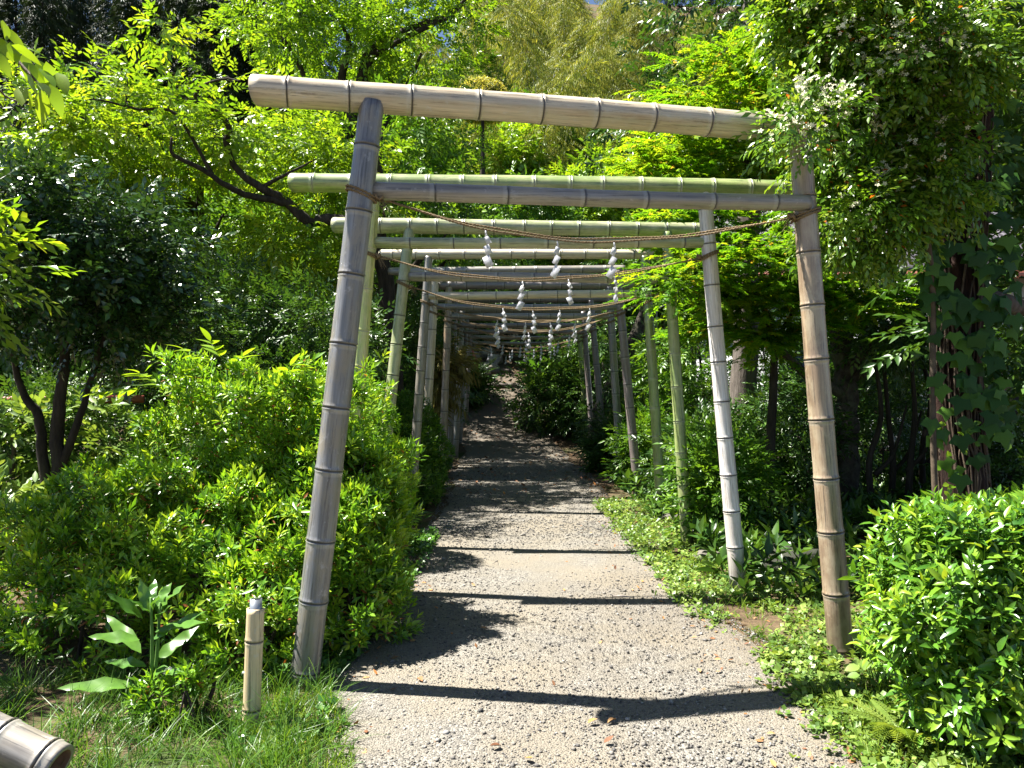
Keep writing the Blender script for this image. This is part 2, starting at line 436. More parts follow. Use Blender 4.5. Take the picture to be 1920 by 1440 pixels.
p.inputs['Specular IOR Level'].default_value = .25
b = N.new('ShaderNodeBump'); b.inputs['Strength'].default_value = .9; b.inputs['Distance'].default_value = .009; b.invert = True
L.new(va.outputs['Distance'], b.inputs['Height'])
b2 = N.new('ShaderNodeBump'); b2.inputs['Strength'].default_value = .6; b2.inputs['Distance'].default_value = .005; b2.invert = True
L.new(vb.outputs['Distance'], b2.inputs['Height']); L.new(b.outputs[0], b2.inputs['Normal'])
L.new(b2.outputs[0], p.inputs['Normal']); L.new(p.outputs[0], out.inputs[0])
M['gravel'] = m

V, F = grid_mesh(spaced(-260, -14, 16, 260, 16, .4), spaced(-60, 0, 34, 420, 24, .4), lambda x, y: height(x, y) - .0)
solo('ground', V, F, M['earth'], kind='structure', smooth=True)
# the path: a sheet between two ragged edges
ys = np.concatenate([np.arange(0, 14, .12), np.arange(14, 24.3, .25)]); us = np.linspace(0, 1, 24)
Y, UU = np.meshgrid(ys, us, indexing='ij')
el = edge_l(Y) + .10 * fbm(Y * 0 + 3, Y, 5, 4, 2.5); er = edge_r(Y) + .10 * fbm(Y * 0 + 9, Y, 8, 4, 2.5)
X = el + (er - el) * UU
Z = height(X, Y) + .006 + .006 * fbm(X, Y, 21, 3, 2.0) + .004
Vp = np.stack([X, Y, Z], -1).reshape(-1, 3); nx = len(us); i = np.arange(len(ys) - 1)[:, None] * nx; j = np.arange(nx - 1)[None]; a = (i + j).ravel()
Fp = np.concatenate([np.stack([a, a + 1, a + nx + 1], -1), np.stack([a, a + nx + 1, a + nx], -1)])
soil_shade = np.clip((Y - 15) / 8, 0, .75) + .22 * np.clip(fbm(X * 1.6, Y, 61, 3, 1.1), 0, 1) + .55 * np.clip(1 - np.minimum(UU, 1 - UU) / .07, 0, 1) * (.5 + .5 * fbm(X, Y, 31, 3, 6))  # distance term puts the far path's shade into the colour; rest is soil
path = solo('gravel_path', Vp, Fp, M['gravel'], kind='structure', attrs={'soil_shade': np.clip(soil_shade, 0, .95).ravel()}, smooth=True)
PATH_Z = lambda x, y: height(x, y) + .012

# ------------------------------------------------------------------ leaves and sprays
def leaf(Ln, W, seg=2, fold=.25, droop=.12, peak=.42):
    """one leaf along +Y, upper face +Z"""
    if seg == 1:
        w = W / 2
        V = np.array([[0, 0, 0], [w, Ln * peak, fold * w], [0, Ln, -droop * Ln], [-w, Ln * peak, fold * w]])
        return V, np.array([[0, 1, 2], [0, 2, 3]])
    t = np.linspace(0, 1, seg + 1); V = [[0, 0, 0]]; F = []
    for ti in t[1:-1]:
        w = W / 2 * (np.sin(np.pi * ti ** (math.log(.5) / math.log(peak))) ** .8)
        z = -droop * Ln * ti * ti
        V += [[-w, ti * Ln, z + fold * w], [0, ti * Ln, z], [w, ti * Ln, z + fold * w]]
    V.append([0, Ln, -droop * Ln]); n = seg - 1; T = 1 + 3 * n
    F += [[0, 2, 1], [0, 3, 2]]
    for k in range(n - 1):
        a = 1 + 3 * k; b_ = a + 3
        F += [[a, a + 1, b_ + 1], [a, b_ + 1, b_], [a + 1, a + 2, b_ + 2], [a + 1, b_ + 2, b_ + 1]]
    a = 1 + 3 * (n - 1)
    F += [[a, a + 1, T], [a + 1, a + 2, T]]
    return np.array(V, float), np.array(F)

def lobed(size, lobes, inner=.35, fold=.1):
    """palmate leaf: (angle from +Y in degrees, length) per lobe"""
    V = [[0, 0, 0]]; F = []
    ang = [l[0] for l in lobes]
    for k, (a_, ln) in enumerate(lobes):
        a = math.radians(a_)
        V.append([math.sin(a) * ln * size, math.cos(a) * ln * size, -.12 * ln * size])
    nl = len(lobes)
    for k in range(nl + 1):
        if k == 0: a = math.radians(ang[0] - 28)
        elif k == nl: a = math.radians(ang[-1] + 28)
        else: a = math.radians((ang[k - 1] + ang[k]) / 2)
        V.append([math.sin(a) * inner * size, math.cos(a) * inner * size, fold * size * .3])
    for k in range(nl):
        F += [[0, 1 + k, 1 + nl + k], [0, 1 + nl + k + 1, 1 + k]]
    return np.array(V, float), np.array(F)

def frame_yz(y, zh):
    y = nrm(y); x = nrm(np.cross(y, zh)); z = np.cross(x, y)
    return np.stack([x, y, z], -1)
def frame_z(z, spin):
    z = nrm(z); h = np.where(np.abs(z[..., 2:3]) < .95, np.array([0, 0, 1.0]), np.array([1.0, 0, 0]))
    x = nrm(np.cross(h, z)); y = np.cross(z, x)
    c, s = np.cos(spin)[..., None], np.sin(spin)[..., None]
    return np.stack([c * x + s * y, -s * x + c * y, z], -1)

class Tpl:
    """a small cluster of leaves: V, F and a tone offset per vertex"""
    def __init__(s): s.V, s.F, s.R, s.n = [], [], [], 0
    def add(s, vf, R, p, tone=0.0, sc=1.0):
        v = vf[0] * sc @ R.T + p
        s.V.append(v); s.F.append(vf[1] + s.n); s.R.append(np.full(len(v), tone)); s.n += len(v)
        return s
    def done(s):
        s.V, s.F, s.R = np.concatenate(s.V), np.concatenate(s.F), np.concatenate(s.R); return s

def one_leaf(vf):
    return Tpl().add(vf, np.eye(3), np.zeros(3)).done()

def rosette(n, Ln, W, seg=1, e0=75, e1=10, stem=0.0, jit=.15, fold=.3, twig=False):
    t = Tpl()
    for i in range(n):
        f = i / max(n - 1, 1)
        az = i * 2.39996 + U(-.3, .3); e = math.radians(e0 + (e1 - e0) * f + U(-10, 10))
        d = np.array([math.cos(az) * math.cos(e), math.sin(az) * math.cos(e), math.sin(e)])
        R = frame_yz(d, np.array([0, 0, 1.0]) + U(-.35, .35, 3))
        s = U(.75, 1.15)
        t.add(leaf(Ln, W, seg, fold, U(0, .22)), R, d * Ln * .12 + np.array([0, 0, -stem * f]), (1 - f) * .22 - .1 + U(-jit, jit) + (3 if f > .5 and RNG.random() < .03 else 0), s)
    if twig and stem:
        t.add(tube([[0, 0, 0], [0, 0, -stem]], .0022, 3, False), np.eye(3), np.zeros(3), -.4)
    return t.done()

def spray(n, length, Ln, W, seg=1, ang=55, hang=.1, jit=.15, pend=0.0, leafvf=None, fold=.25, stem=True):
    """alternate leaves on a twig along +Y, faces up"""
    t = Tpl()
    for i in range(n):
        f = (i + .5) / n; side = 1 if i % 2 else -1
        a = math.radians(ang * (1 - .55 * f) + U(-14, 14)) * side
        if i == n - 1: a = math.radians(U(-15, 15))
        d = np.array([math.sin(a), math.cos(a), -hang - pend * U(.6, 1.4) + U(-.2, .2)])
        R = frame_yz(d, np.array([0, 0, 1.0]) + U(-.45, .45, 3))
        s = U(.7, 1.15)
        p_ = np.array([0, f * length, -.15 * length * f * f])
        t.add(leafvf if leafvf is not None else leaf(Ln, W, seg, fold, U(.02, .28)), R, p_, U(-jit, jit) + .1 * f + (3 if RNG.random() < .015 else 0), s)
    if stem:
        t.add(tube([[0, 0, 0], [0, length * .5, -.04 * length], [0, length, -.15 * length]], [.004, .003, .001], 3, False), np.eye(3), np.zeros(3), -.35)
    return t.done()

def shoot(n, length, Ln, W, seg=3, fold=.35):
    """upright shoot along +Z, leaves in a spiral, smaller and steeper towards the tip"""
    t = Tpl()
    for i in range(n):
        f = i / (n - 1); az = i * 2.4 + U(-.4, .4); e = math.radians(-5 + 62 * f + U(-16, 16))
        d = np.array([math.cos(az) * math.cos(e), math.sin(az) * math.cos(e), math.sin(e)])
        t.add(leaf(Ln, W, seg, fold + U(-.15, .2), U(.05, .4)), frame_yz(d, np.array([0, 0, 1.0]) + U(-.4, .4, 3)), np.array([0, 0, -length * (1 - f)]) + d * .006, .28 * f - .12 + U(-.16, .16) + (3 if f < .6 and RNG.random() < .02 else 0), (1.1 - .42 * f) * U(.75, 1.15))
    t.add(tube([[0, 0, 0], [.004, 0, -length]], [.0015, .003], 4, False), np.eye(3), np.zeros(3), -.1)
    return t.done()

def scatter(tpls, pos, R, s, tone):
    """copies of cluster templates as arrays -> V, F, rnd"""
    k = RNG.integers(0, len(tpls), len(pos)); Vs, Fs, Rs, off = [], [], [], 0
    for q, t in enumerate(tpls):
        idx = np.nonzero(k == q)[0]
        if not len(idx): continue
        v = np.einsum('nij,vj->nvi', R[idx] * np.asarray(s)[idx, None, None], t.V) + pos[idx][:, None]
        f = t.F[None] + (np.arange(len(idx)) * len(t.V))[:, None, None] + off
        tt = t.R[None] + tone[idx][:, None]; tt = np.where(tt > 1.5, 1.0, np.clip(tt, 0, .965))
        Vs.append(v.reshape(-1, 3)); Fs.append(f.reshape(-1, 3)); Rs.append(tt.ravel()); off += v.shape[0] * v.shape[1]
    return np.concatenate(Vs), np.concatenate(Fs), np.clip(np.concatenate(Rs), 0, 1)

def unit(n):
    return nrm(RNG.normal(size=(n, 3)))

def crown_points(blobs, clumps, clump_r, per, flat=.65, up=.5, shell=.55, horiz=0.0, out=1.0):
    """clump centres in the ellipsoids' outer shells and, round each, the sprays' places and directions"""
    bl = np.array([b[:6] for b in blobs]); vol = (bl[:, 3] * bl[:, 4] * bl[:, 5]) ** (2 / 3); vol /= vol.sum()
    k = RNG.choice(len(bl), clumps, p=vol)
    u = unit(clumps); r = (shell ** 3 + (1 - shell ** 3) * RNG.random(clumps)) ** (1 / 3)
    cen = bl[k, :3] + u * r[:, None] * bl[k, 3:6]
    cr = clump_r * U(.6, 1.35, clumps)
    q = np.repeat(np.arange(clumps), per)
    w = unit(len(q)); rr = RNG.random(len(q)) ** .45
    off = w * rr[:, None] * cr[q][:, None]; off[:, 2] *= flat
    pos = cen[q] + off
    d = nrm(w * out + u[q] * .5 + RNG.normal(size=w.shape) * .35)
    d[:, 2] *= (1 - horiz); d = nrm(d + 1e-6)
    zh = np.array([0, 0, 1.0]) + RNG.normal(size=d.shape) * (1 - up)
    return cen, pos, d, zh, q

def limb_nodes(limbs):
    P_, R_ = [], []
    for l in limbs:
        a = np.asarray(l, float); sm = smooth_path(a, 5); P_.append(sm[:, :3]); R_.append(np.maximum(sm[:, 3], .003))
    return P_, R_

def branches(limbs, targets, r_tip=.006, sides=5, trunk_sides=10, wiggle=.12, rmax=.04):
    """tapered limbs plus a branch from the nearest wood to every clump"""
    P_, R_ = limb_nodes(limbs); meshes = [tube(p_ + RNG.normal(size=p_.shape) * r_[:, None] * .12, r_, trunk_sides) for p_, r_ in zip(P_, R_)]
    nodes = np.concatenate(P_); rads = np.concatenate(R_)
    if targets is not None and len(targets):
        dist = np.min(np.linalg.norm(targets[:, None] - nodes[None, ::3], axis=-1), 1)
        for c in targets[np.argsort(dist)]:
            dv = c - nodes; dd = np.linalg.norm(dv, axis=1) + .5 * np.maximum(0, -dv[:, 2])
            i = int(np.argmin(dd)); a = nodes[i]; r0 = min(rads[i] * .7, rmax, .006 + .012 * dd[i])
            ln = np.linalg.norm(c - a)
            if ln < .03: continue
            k = 5; t = np.linspace(0, 1, k)[:, None]
            pth = a + (c - a) * t + np.array([0, 0, .10 * ln]) * np.sin(np.pi * t) * U(-.3, 1) + RNG.normal(size=(k, 3)) * wiggle * ln * .35 * np.sin(np.pi * t)
            rr = np.linspace(r0, min(r_tip, r0), k)
            meshes.append(tube(pth, rr, sides, False)); nodes = np.concatenate([nodes, pth[1:]]); rads = np.concatenate([rads, rr[1:]])
    return join(meshes)

def foliage(parent, pname, tpls, pos, d, zh, mat, s=(.8, 1.2), tone=(.3, .7), as_parts=0, part_name='leafy_shoot', axis='y', clump=None, cam_bias=True, tone_z=0.0):
    n = len(pos)
    R = frame_yz(d, zh) if axis == 'y' else frame_z(d, U(0, 6.28, n))
    sc = U(s[0], s[1], n); tn = U(tone[0], tone[1], n)
    if clump is not None:
        ct = U(-.16, .16, int(clump.max()) + 1); tn = tn + ct[clump]
    rest = np.ones(n, bool)
    if as_parts:
        c = np.array([0, 0, CAMZ]); rel = pos - c; dist = np.linalg.norm(rel, axis=1)
        px = 960 + rel[:, 0] / rel[:, 1] * F_PX; py = 720 - rel[:, 2] / rel[:, 1] * F_PX
        inside = (px > 5) & (px < 1915) & (py > 5) & (py < 1435)
        score = sc / dist
        # keep the ones in front: nearest in each small cell of view
        cell = (np.floor(px / 26) * 1000 + np.floor(py / 26)).astype(int)
        order = np.argsort(dist); seen = set(); pick = []
        for i in order:
            if not inside[i] or cell[i] in seen: continue
            seen.add(cell[i]); pick.append(i)
        pick = sorted(pick, key=lambda i: -score[i])[:as_parts]
        meshes = [mesh_np(part_name, t.V, t.F, mat, {'rnd': np.where(t.R > 1.5, 1, np.clip(t.R + m0, 0, .965))}) for t in tpls for m0 in np.linspace(tone[0] + .05, tone[1] - .05, 3)]
        for i in pick:
            o = bpy.data.objects.new(part_name, meshes[RNG.integers(0, len(meshes))])
            Mx = Matrix([[*(R[i][0] * sc[i]), 0], [*(R[i][1] * sc[i]), 0], [*(R[i][2] * sc[i]), 0], [0, 0, 0, 1]])
            Mx.translation = Vector(pos[i] - ORIGIN[parent.name])
            COL.objects.link(o); o.parent = parent; o.matrix_local = Mx
            rest[i] = False
    V, F, rr = scatter(tpls, pos[rest], R[rest], sc[rest], tn[rest])
    return part(pname, V, F, mat, parent, {'rnd': rr}, kind='stuff')

def tree(name, label, cat, base, limbs, blobs, tpls, mat, bark, clumps, clump_r, per, s=(.8, 1.2), tone=(.3, .7), flat=.65, up=.5, shell=.55,
         horiz=0.0, as_parts=0, part_name='leafy_shoot', group=None, axis='y', wood='trunk', leafage='crown', wiggle=.12, tones=None, rmax=.04, out=1.0, branch_every=1):
    t = thing(name, label, cat, tuple(base), group)
    cen, pos, d, zh, q = crown_points(blobs, clumps, clump_r, per, flat, up, shell, horiz, out)
    g = pos[:, 2] > height(pos[:, 0], pos[:, 1]) + .03
    pos, d, zh, q = pos[g], d[g], zh[g], q[g]
    V, F = branches(limbs, cen[::branch_every], wiggle=wiggle, rmax=rmax)
    part(wood, V, F, bark, t, smooth=True)
    foliage(t, leafage, tpls, pos, d, zh, mat, s, tone, as_parts, part_name, axis, clump=q)
    return t
def P4(px, py, d, r):
    return [*at(px, py, d), r]

# shared clusters
T_az = [rosette(int(U(9, 14)), U(.046, .06), U(.014, .0185), 2, 72, -8, .055, twig=True) for _ in range(8)]
T_azs = [rosette(9, .046, .017, 1, 70, 0, .04) for _ in range(5)]
T_fresh = [spray(8, .27, .118, .047, 2, 55, .25) for _ in range(5)]
T_fresh_far = [spray(8, .30, .12, .05, 1, 55, .25, stem=False) for _ in range(5)]
T_dark = [spray(6, .15, .075, .036, 2, 60, .15, fold=.2) for _ in range(5)]
T_shrub = [spray(7, .16, .07, .028, 1, 55, .1, stem=False) for _ in range(5)]
T_priv = [shoot(int(U(8, 12)), U(.09, .17), U(.07, .1), U(.024, .034)) for _ in range(10)]
T_jas = [spray(8, .16, .052, .023, 2, 60, .3, fold=.3) for _ in range(6)]
MAPLE = lobed(.062, [(-105, .55), (-58, .85), (0, 1.0), (58, .85), (105, .55)], .33)
T_map = [spray(8, .2, .06, .05, 1, 65, .1, leafvf=MAPLE, jit=.2) for _ in range(5)]
T_broad = [spray(9, .6, .26, .11, 1, 55, .2, stem=False) for _ in range(4)]

# ------------------------------------------------------------------ bamboo culms
def culm_mesh(name, length, r0, r1, spacing, mat, bow=0.0, slant0=0.0, slant1=0.0, seed=0, sides=22, open0=False, open1=False, first=None):
    r = np.random.default_rng(seed); z, zs = (first if first is not None else spacing * r.uniform(.25, .9)), []
    while z < length - .03:
        zs.append(z); z += spacing * r.uniform(.9, 1.1)
    rings = [(0.0, 1.0, 0, 0)]
    prev = 0.0
    for k, zn in enumerate(zs):
        for f in (.33, .66):
            zi = prev + (zn - .03 - prev) * f
            if zi > prev + .01: rings.append((zi, 1.0, 0, 0))
        for dz, m_, nd, wx in ((-.034, 1.0, 0, .0), (-.026, 1.0, 0, .8), (-.012, 1.02, 0, .9), (-.0055, 1.065, .1, .5), (-.0025, .975, 1, 0), (.003, .975, 1, 0), (.006, 1.085, .35, 0), (.013, 1.03, .05, 0), (.03, 1.0, 0, 0)):
            if 0 < zn + dz < length: rings.append((zn + dz, m_, nd, wx))
        prev = zn + .03
    for f in (.4, .8):
        zi = prev + (length - prev) * f
        if zi > rings[-1][0] + .005: rings.append((zi, 1.0, 0, 0))
    rings.append((length, 1.0, 0, 0))
    a = np.linspace(0, 2 * np.pi, sides, endpoint=False)
    V, nd, wx = [], [], []
    ph = r.uniform(0, 6.28)
    for zi, m_, n_, w_ in rings:
        f = zi / length
        rad = (r0 + (r1 - r0) * f) * m_
        oval = 1 + .025 * np.cos(2 * a + ph)
        rad = rad * (1 + .012 * math.sin(zi * 7 + ph * 3))
        bx = bow * 4 * f * (1 - f) + .006 * math.sin(zi * 2.3 + ph)
        x = np.cos(a) * rad * oval + bx; y = np.sin(a) * rad * oval
        zz = np.full(sides, zi)
        if slant0 and f < .5: zz = zz + slant0 * (-x + bx) * max(0, 1 - zi / max(zs[0] * .8 if zs else .1, .08))
        if slant1 and f > .5: zz = zz + slant1 * (-x + bx) * max(0, 1 - (length - zi) / max((length - zs[-1]) * .8 if zs else .1, .08))
        V.append(np.stack([x, y, zz], -1)); nd.append(np.full(sides, n_)); wx.append(np.full(sides, w_))
    n = len(V); V = np.concatenate(V); nd = np.concatenate(nd); wx = np.concatenate(wx)
    i = np.arange(n - 1)[:, None] * sides; j = np.arange(sides)[None]; j2 = (j + 1) % sides
    q = np.stack([i + j, i + j2, i + sides + j2, i + sides + j], -1).reshape(-1, 4)
    F = [np.concatenate([q[:, [0, 1, 2]], q[:, [0, 2, 3]]])]
    ends = []
    for which, base, rr, sgn, op in ((0, 0, r0, 1, open0), (1, (n - 1) * sides, r1, -1, open1)):
        jj = np.arange(sides); ring = V[base:base + sides]; c = ring.mean(0)
        inner = c + (ring - c) * .78; inn_deep = inner + np.array([0, 0, sgn * (.09 if op else .002)])
        o = len(V); V = np.concatenate([V, inner, inn_deep, inn_deep.mean(0)[None]])
        nd = np.concatenate([nd, np.zeros(2 * sides + 1)]); wx = np.concatenate([wx, np.zeros(2 * sides + 1)])
        k2 = (jj + 1) % sides
        f1 = np.concatenate([np.stack([base + jj, o + jj, o + k2], -1), np.stack([base + jj, o + k2, base + k2], -1),
                             np.stack([o + jj, o + sides + jj, o + sides + k2], -1), np.stack([o + jj, o + sides + k2, o + k2], -1),
                             np.stack([o + sides + jj, np.full(sides, o + 2 * sides), o + sides + k2], -1)])
        F.append(f1 if sgn == 1 else f1[:, ::-1]); ends.append(len(f1))
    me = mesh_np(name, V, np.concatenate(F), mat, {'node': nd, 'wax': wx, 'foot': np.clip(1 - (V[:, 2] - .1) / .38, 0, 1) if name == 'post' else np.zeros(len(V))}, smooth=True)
    me.materials.append(M['hollow'])
    mi = np.zeros(sum(len(f) for f in F), np.int32); o = len(F[0])
    for e in ends:
        mi[o + 2 * sides:o + e] = 1; o += e
    me.polygons.foreach_set('material_index', mi)
    return me

def culm(name, a, b_, r0, r1, spacing, mat, parent, label=None, roll=0.0, **kw):
    a = np.asarray(a, float); b_ = np.asarray(b_, float); d = Vector(b_ - a)
    o = bpy.data.objects.new(name, culm_mesh(name, d.length, r0, r1, spacing, mat, **kw))
    COL.objects.link(o)
    q = d.to_track_quat('Z', 'Y') @ Quaternion((0, 0, 1), roll)
    if parent is not None:
        o.parent = parent; a = a - ORIGIN[parent.name]
    o.rotation_mode = 'QUATERNION'; o.rotation_quaternion = q; o.location = a
    if label: o['label'] = label
    return o

# gates: left foot, left head, right foot, right head (x, y, z); materials
# each row: dL, (xb, xt), dR, (xb, xt), head z left/right, tie z left/right, looks (postL, postR, top, tie), overhang left/right
GATES = [
    dict(L=(4.10, -1.117, -.745), R=(4.60, 1.965, 1.715), zt=(3.10, 3.10), zn=(2.625, 2.665), look=('b_slate', 'b_brown', 'b_tan', 'b_grey'), ov=(.60, -.06), rp=.077, rk=(.079, .079), rn=.05, sp=.345),
    dict(L=(5.95, -1.33, -1.07), R=(6.02, 1.775, 1.50), zt=(3.12, 3.10), zn=(2.69, 2.70), look=('b_lime', 'b_pale', 'b_green', 'b_olive'), ov=(.62, .72), rp=.066, rk=(.074, .078), rn=.043, sp=.30),
    dict(L=(7.60, -1.37, -1.01), R=(7.62, 1.735, 1.53), zt=(3.13, 3.10), zn=(2.665, 2.63), look=('b_olive', 'b_green', 'b_olive', 'b_grey'), ov=(.74, .35), rp=.062, rk=(.075, .068), rn=.046, sp=.31),
    dict(L=(9.80, -1.285, -1.06), R=(9.42, 1.835, 1.62), zt=(3.22, 3.16), zn=(2.72, 2.70), look=('b_grey', 'b_green', 'b_tan', 'b_tan'), ov=(.62, .3), rp=.062, rk=(.066, .06), rn=.05, sp=.33),
    dict(L=(11.1, -1.29, -1.10), R=(11.05, 1.82, 1.50), zt=(3.20, 3.22), zn=(2.71, 2.70), look=('b_tan', 'b_plum', 'b_grey', 'b_slate'), ov=(.66, .10), rp=.066, rk=(.06, .058), rn=.047, sp=.36),
    dict(L=(12.9, -1.18, -1.05), R=(12.9, 1.83, 1.62), zt=(3.22, 3.22), zn=(2.73, 2.74), look=('b_brown', 'b_slate', 'b_plum', 'b_grey'), ov=(.15, .5), rp=.068, rk=(.07, .065), rn=.047, sp=.34),
    dict(L=(14.7, -1.20, -1.08), R=(14.8, 1.80, 1.51), zt=(3.18, 3.20), zn=(2.72, 2.72), look=('b_plum', 'b_plum', 'b_plum', 'b_plum'), ov=(.5, .4), rp=.066, rk=(.062, .06), rn=.045, sp=.36),
    dict(L=(16.5, -1.22, -1.06), R=(16.6, 1.77, 1.53), zt=(3.15, 3.15), zn=(2.72, 2.72), look=('b_grey', 'b_plum', 'b_grey', 'b_plum'), ov=(.4, .4), rp=.066, rk=(.06, .06), rn=.045, sp=.36),
    dict(L=(18.2, -1.24, -1.06), R=(18.4, 1.79, 1.58), zt=(3.12, 3.12), zn=(2.70, 2.70), look=('b_slate', 'b_green', 'b_plum', 'b_grey'), ov=(.4, .35), rp=.066, rk=(.06, .06), rn=.045, sp=.34),
    dict(L=(20.0, -1.22, -1.06), R=(20.3, 1.58, 1.46), zt=(3.08, 3.08), zn=(2.66, 2.66), look=('b_plum', 'b_olive', 'b_grey', 'b_grey'), ov=(.35, .35), rp=.066, rk=(.06, .06), rn=.045, sp=.34),
]
ORD = ['nearest', 'second', 'third', 'fourth', 'fifth', 'sixth', 'seventh', 'eighth', 'ninth', 'farthest']
HUE = {'b_slate': 'slate grey', 'b_tan': 'tan', 'b_brown': 'brown', 'b_grey': 'grey', 'b_pale': 'pale grey', 'b_olive': 'olive', 'b_green': 'green', 'b_lime': 'yellow-green', 'b_plum': 'purplish grey'}
GLABEL = ['largest, nearest bamboo torii gate with tan top beam and slate left post',
          'second bamboo torii gate from the camera, green top beam and yellow-green left post',
          'third bamboo torii gate along the path, olive top beam and green right post',
          'fourth bamboo torii gate along the path, with its tan top and tie beams',
          'fifth bamboo torii gate along the path, slate tie beam and purplish right post',
          'sixth bamboo torii gate, its slate right post standing in the shade',
          'seventh bamboo torii gate along the path, all weathered purplish grey',
          'eighth bamboo torii gate in the shaded stretch of the path',
          'ninth bamboo torii gate, the one with a green right post deep in shade',
          'farthest bamboo torii gate where the gravel meets the slope']
rope_ends = []
for gi, g in enumerate(GATES):
    (dl, xlb, xlt), (dr, xrb, xrt) = g['L'], g['R']
    Lb = np.array([xlb, dl, hz(xlb, dl) - .12]); Lt = np.array([xlt, dl + .02, g['zt'][0]])
    Rb = np.array([xrb, dr, hz(xrb, dr) - .12]); Rt = np.array([xrt, dr + .02, g['zt'][1]])
    G = thing('bamboo_torii_gate', GLABEL[gi], 'gate', ((xlb + xrb) / 2, (dl + dr) / 2, 0), 'bamboo torii gates over the path')
    lk = g['look']
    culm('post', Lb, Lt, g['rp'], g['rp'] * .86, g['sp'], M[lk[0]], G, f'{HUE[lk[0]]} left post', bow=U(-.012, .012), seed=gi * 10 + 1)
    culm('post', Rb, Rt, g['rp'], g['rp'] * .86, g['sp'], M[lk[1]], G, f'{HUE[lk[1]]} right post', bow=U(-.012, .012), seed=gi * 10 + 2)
    u = nrm(Rt - Lt)
    lift = np.array([0, .025, .03])
    culm('top_beam', Lt - u * g['ov'][0] + lift, Rt + u * g['ov'][1] + lift, g['rk'][0], g['rk'][1], g['sp'] * (1.0 if gi < 1 else .92), M[lk[2]], G, f'{HUE[lk[2]]} top beam',
         bow=(-.035 if gi == 1 else U(-.02, .02)), seed=gi * 10 + 3, slant0=-.35, slant1=.45 if gi in (0, 4) else -.2, open0=True, open1=True, first=.16)
    fl = (g['zn'][0] - Lb[2]) / (Lt[2] - Lb[2]); fr = (g['zn'][1] - Rb[2]) / (Rt[2] - Rb[2])
    Ln = Lb + (Lt - Lb) * fl; Rn = Rb + (Rt - Rb) * fr
    un = nrm(Rn - Ln)
    culm('tie_beam', Ln + un * .045, Rn - un * .0 + (np.array([0, -.055, 0]) if gi == 0 else 0), g['rn'], g['rn'] * .96, g['sp'] * 1.15, M[lk[3]], G, f'{HUE[lk[3]]} tie beam', seed=gi * 10 + 4, roll=1.0)
    rope_ends.append((Ln + (Lb - Lt) / 3.2 * (.10 if gi else .03), Rn + (Rb - Rt) / 3.2 * (.11 if gi else .07), g['rp'], Lt - Lb, Rt - Rb))

# ------------------------------------------------------------------ straw ropes and paper streamers
def rope_line(pts, r, turns_per_m, sides=5, strands=2):
    pts = np.asarray(pts); seg = np.linalg.norm(np.diff(pts, axis=0), axis=1); s = np.concatenate([[0], np.cumsum(seg)])
    t = nrm(np.gradient(pts, axis=0)); u = nrm(np.cross(t, [0, 0, 1.0])); v_ = np.cross(u, t)
    out_ = []
    for k in range(strands):
        a = s * turns_per_m * 2 * np.pi + k * 2 * np.pi / strands
        out_.append(tube(pts + (np.cos(a)[:, None] * u + np.sin(a)[:, None] * v_) * r * .55, r * .62, sides))
    return join(out_)

def shide(size, flip, twist):
    """folded zig-zag paper, four panels stepping sideways, hanging from the origin"""
    w, h_, t = .046, .062, .0009
    Vs, Fs, off = [], [], 0
    quads = [np.array([[-.004, 0, 0], [.004, 0, 0], [.007, 0, -.034], [-.007, 0, -.034]])]
    p0, sg = np.array([-.012, -.03]), flip
    for k in range(3):
        ww, hh, ph = (.030, .036, .043)[k], (.044, .052, .064)[k], math.radians(27)
        u2 = np.array([math.cos(ph), -math.sin(ph)]) * ww; v2 = np.array([-math.sin(ph), -math.cos(ph)]) * hh; yy = .004 * (k % 2)
        c4 = [p0, p0 + u2, p0 + u2 + v2, p0 + v2]              # a tilted sheet; the next one hangs from its lower corner
        quads.append(np.array([[sg * c_[0], yy, c_[1]] for c_ in c4]))
        p0 = p0 + u2 * .62 + v2
    for q_ in quads:
        f = q_ * size; b_ = f + np.array([0, t, 0])
        Vs += [f, b_]; o = off
        Fs += [[o, o + 2, o + 1], [o, o + 3, o + 2], [o + 4, o + 5, o + 6], [o + 4, o + 6, o + 7]]
        for a_, c_ in ((0, 1), (1, 2), (2, 3), (3, 0)):
            Fs += [[o + a_, o + c_, o + 4 + c_], [o + a_, o + 4 + c_, o + 4 + a_]]
        off += 8
    V = np.concatenate(Vs); F = np.array(Fs)
    zf = V[:, 2] / (.24 * size)
    ang = twist * (-zf); c_, s_ = np.cos(ang), np.sin(ang)
    V = np.stack([V[:, 0] * c_ - V[:, 1] * s_, V[:, 0] * s_ + V[:, 1] * c_ + .012 * size * np.sin(zf * 5 + twist), V[:, 2]], -1)
    yaw = U(.2, .55); c_, s_ = math.cos(yaw), math.sin(yaw)
    return np.stack([V[:, 0] * c_ - V[:, 1] * s_, V[:, 0] * s_ + V[:, 1] * c_, V[:, 2]], -1), F

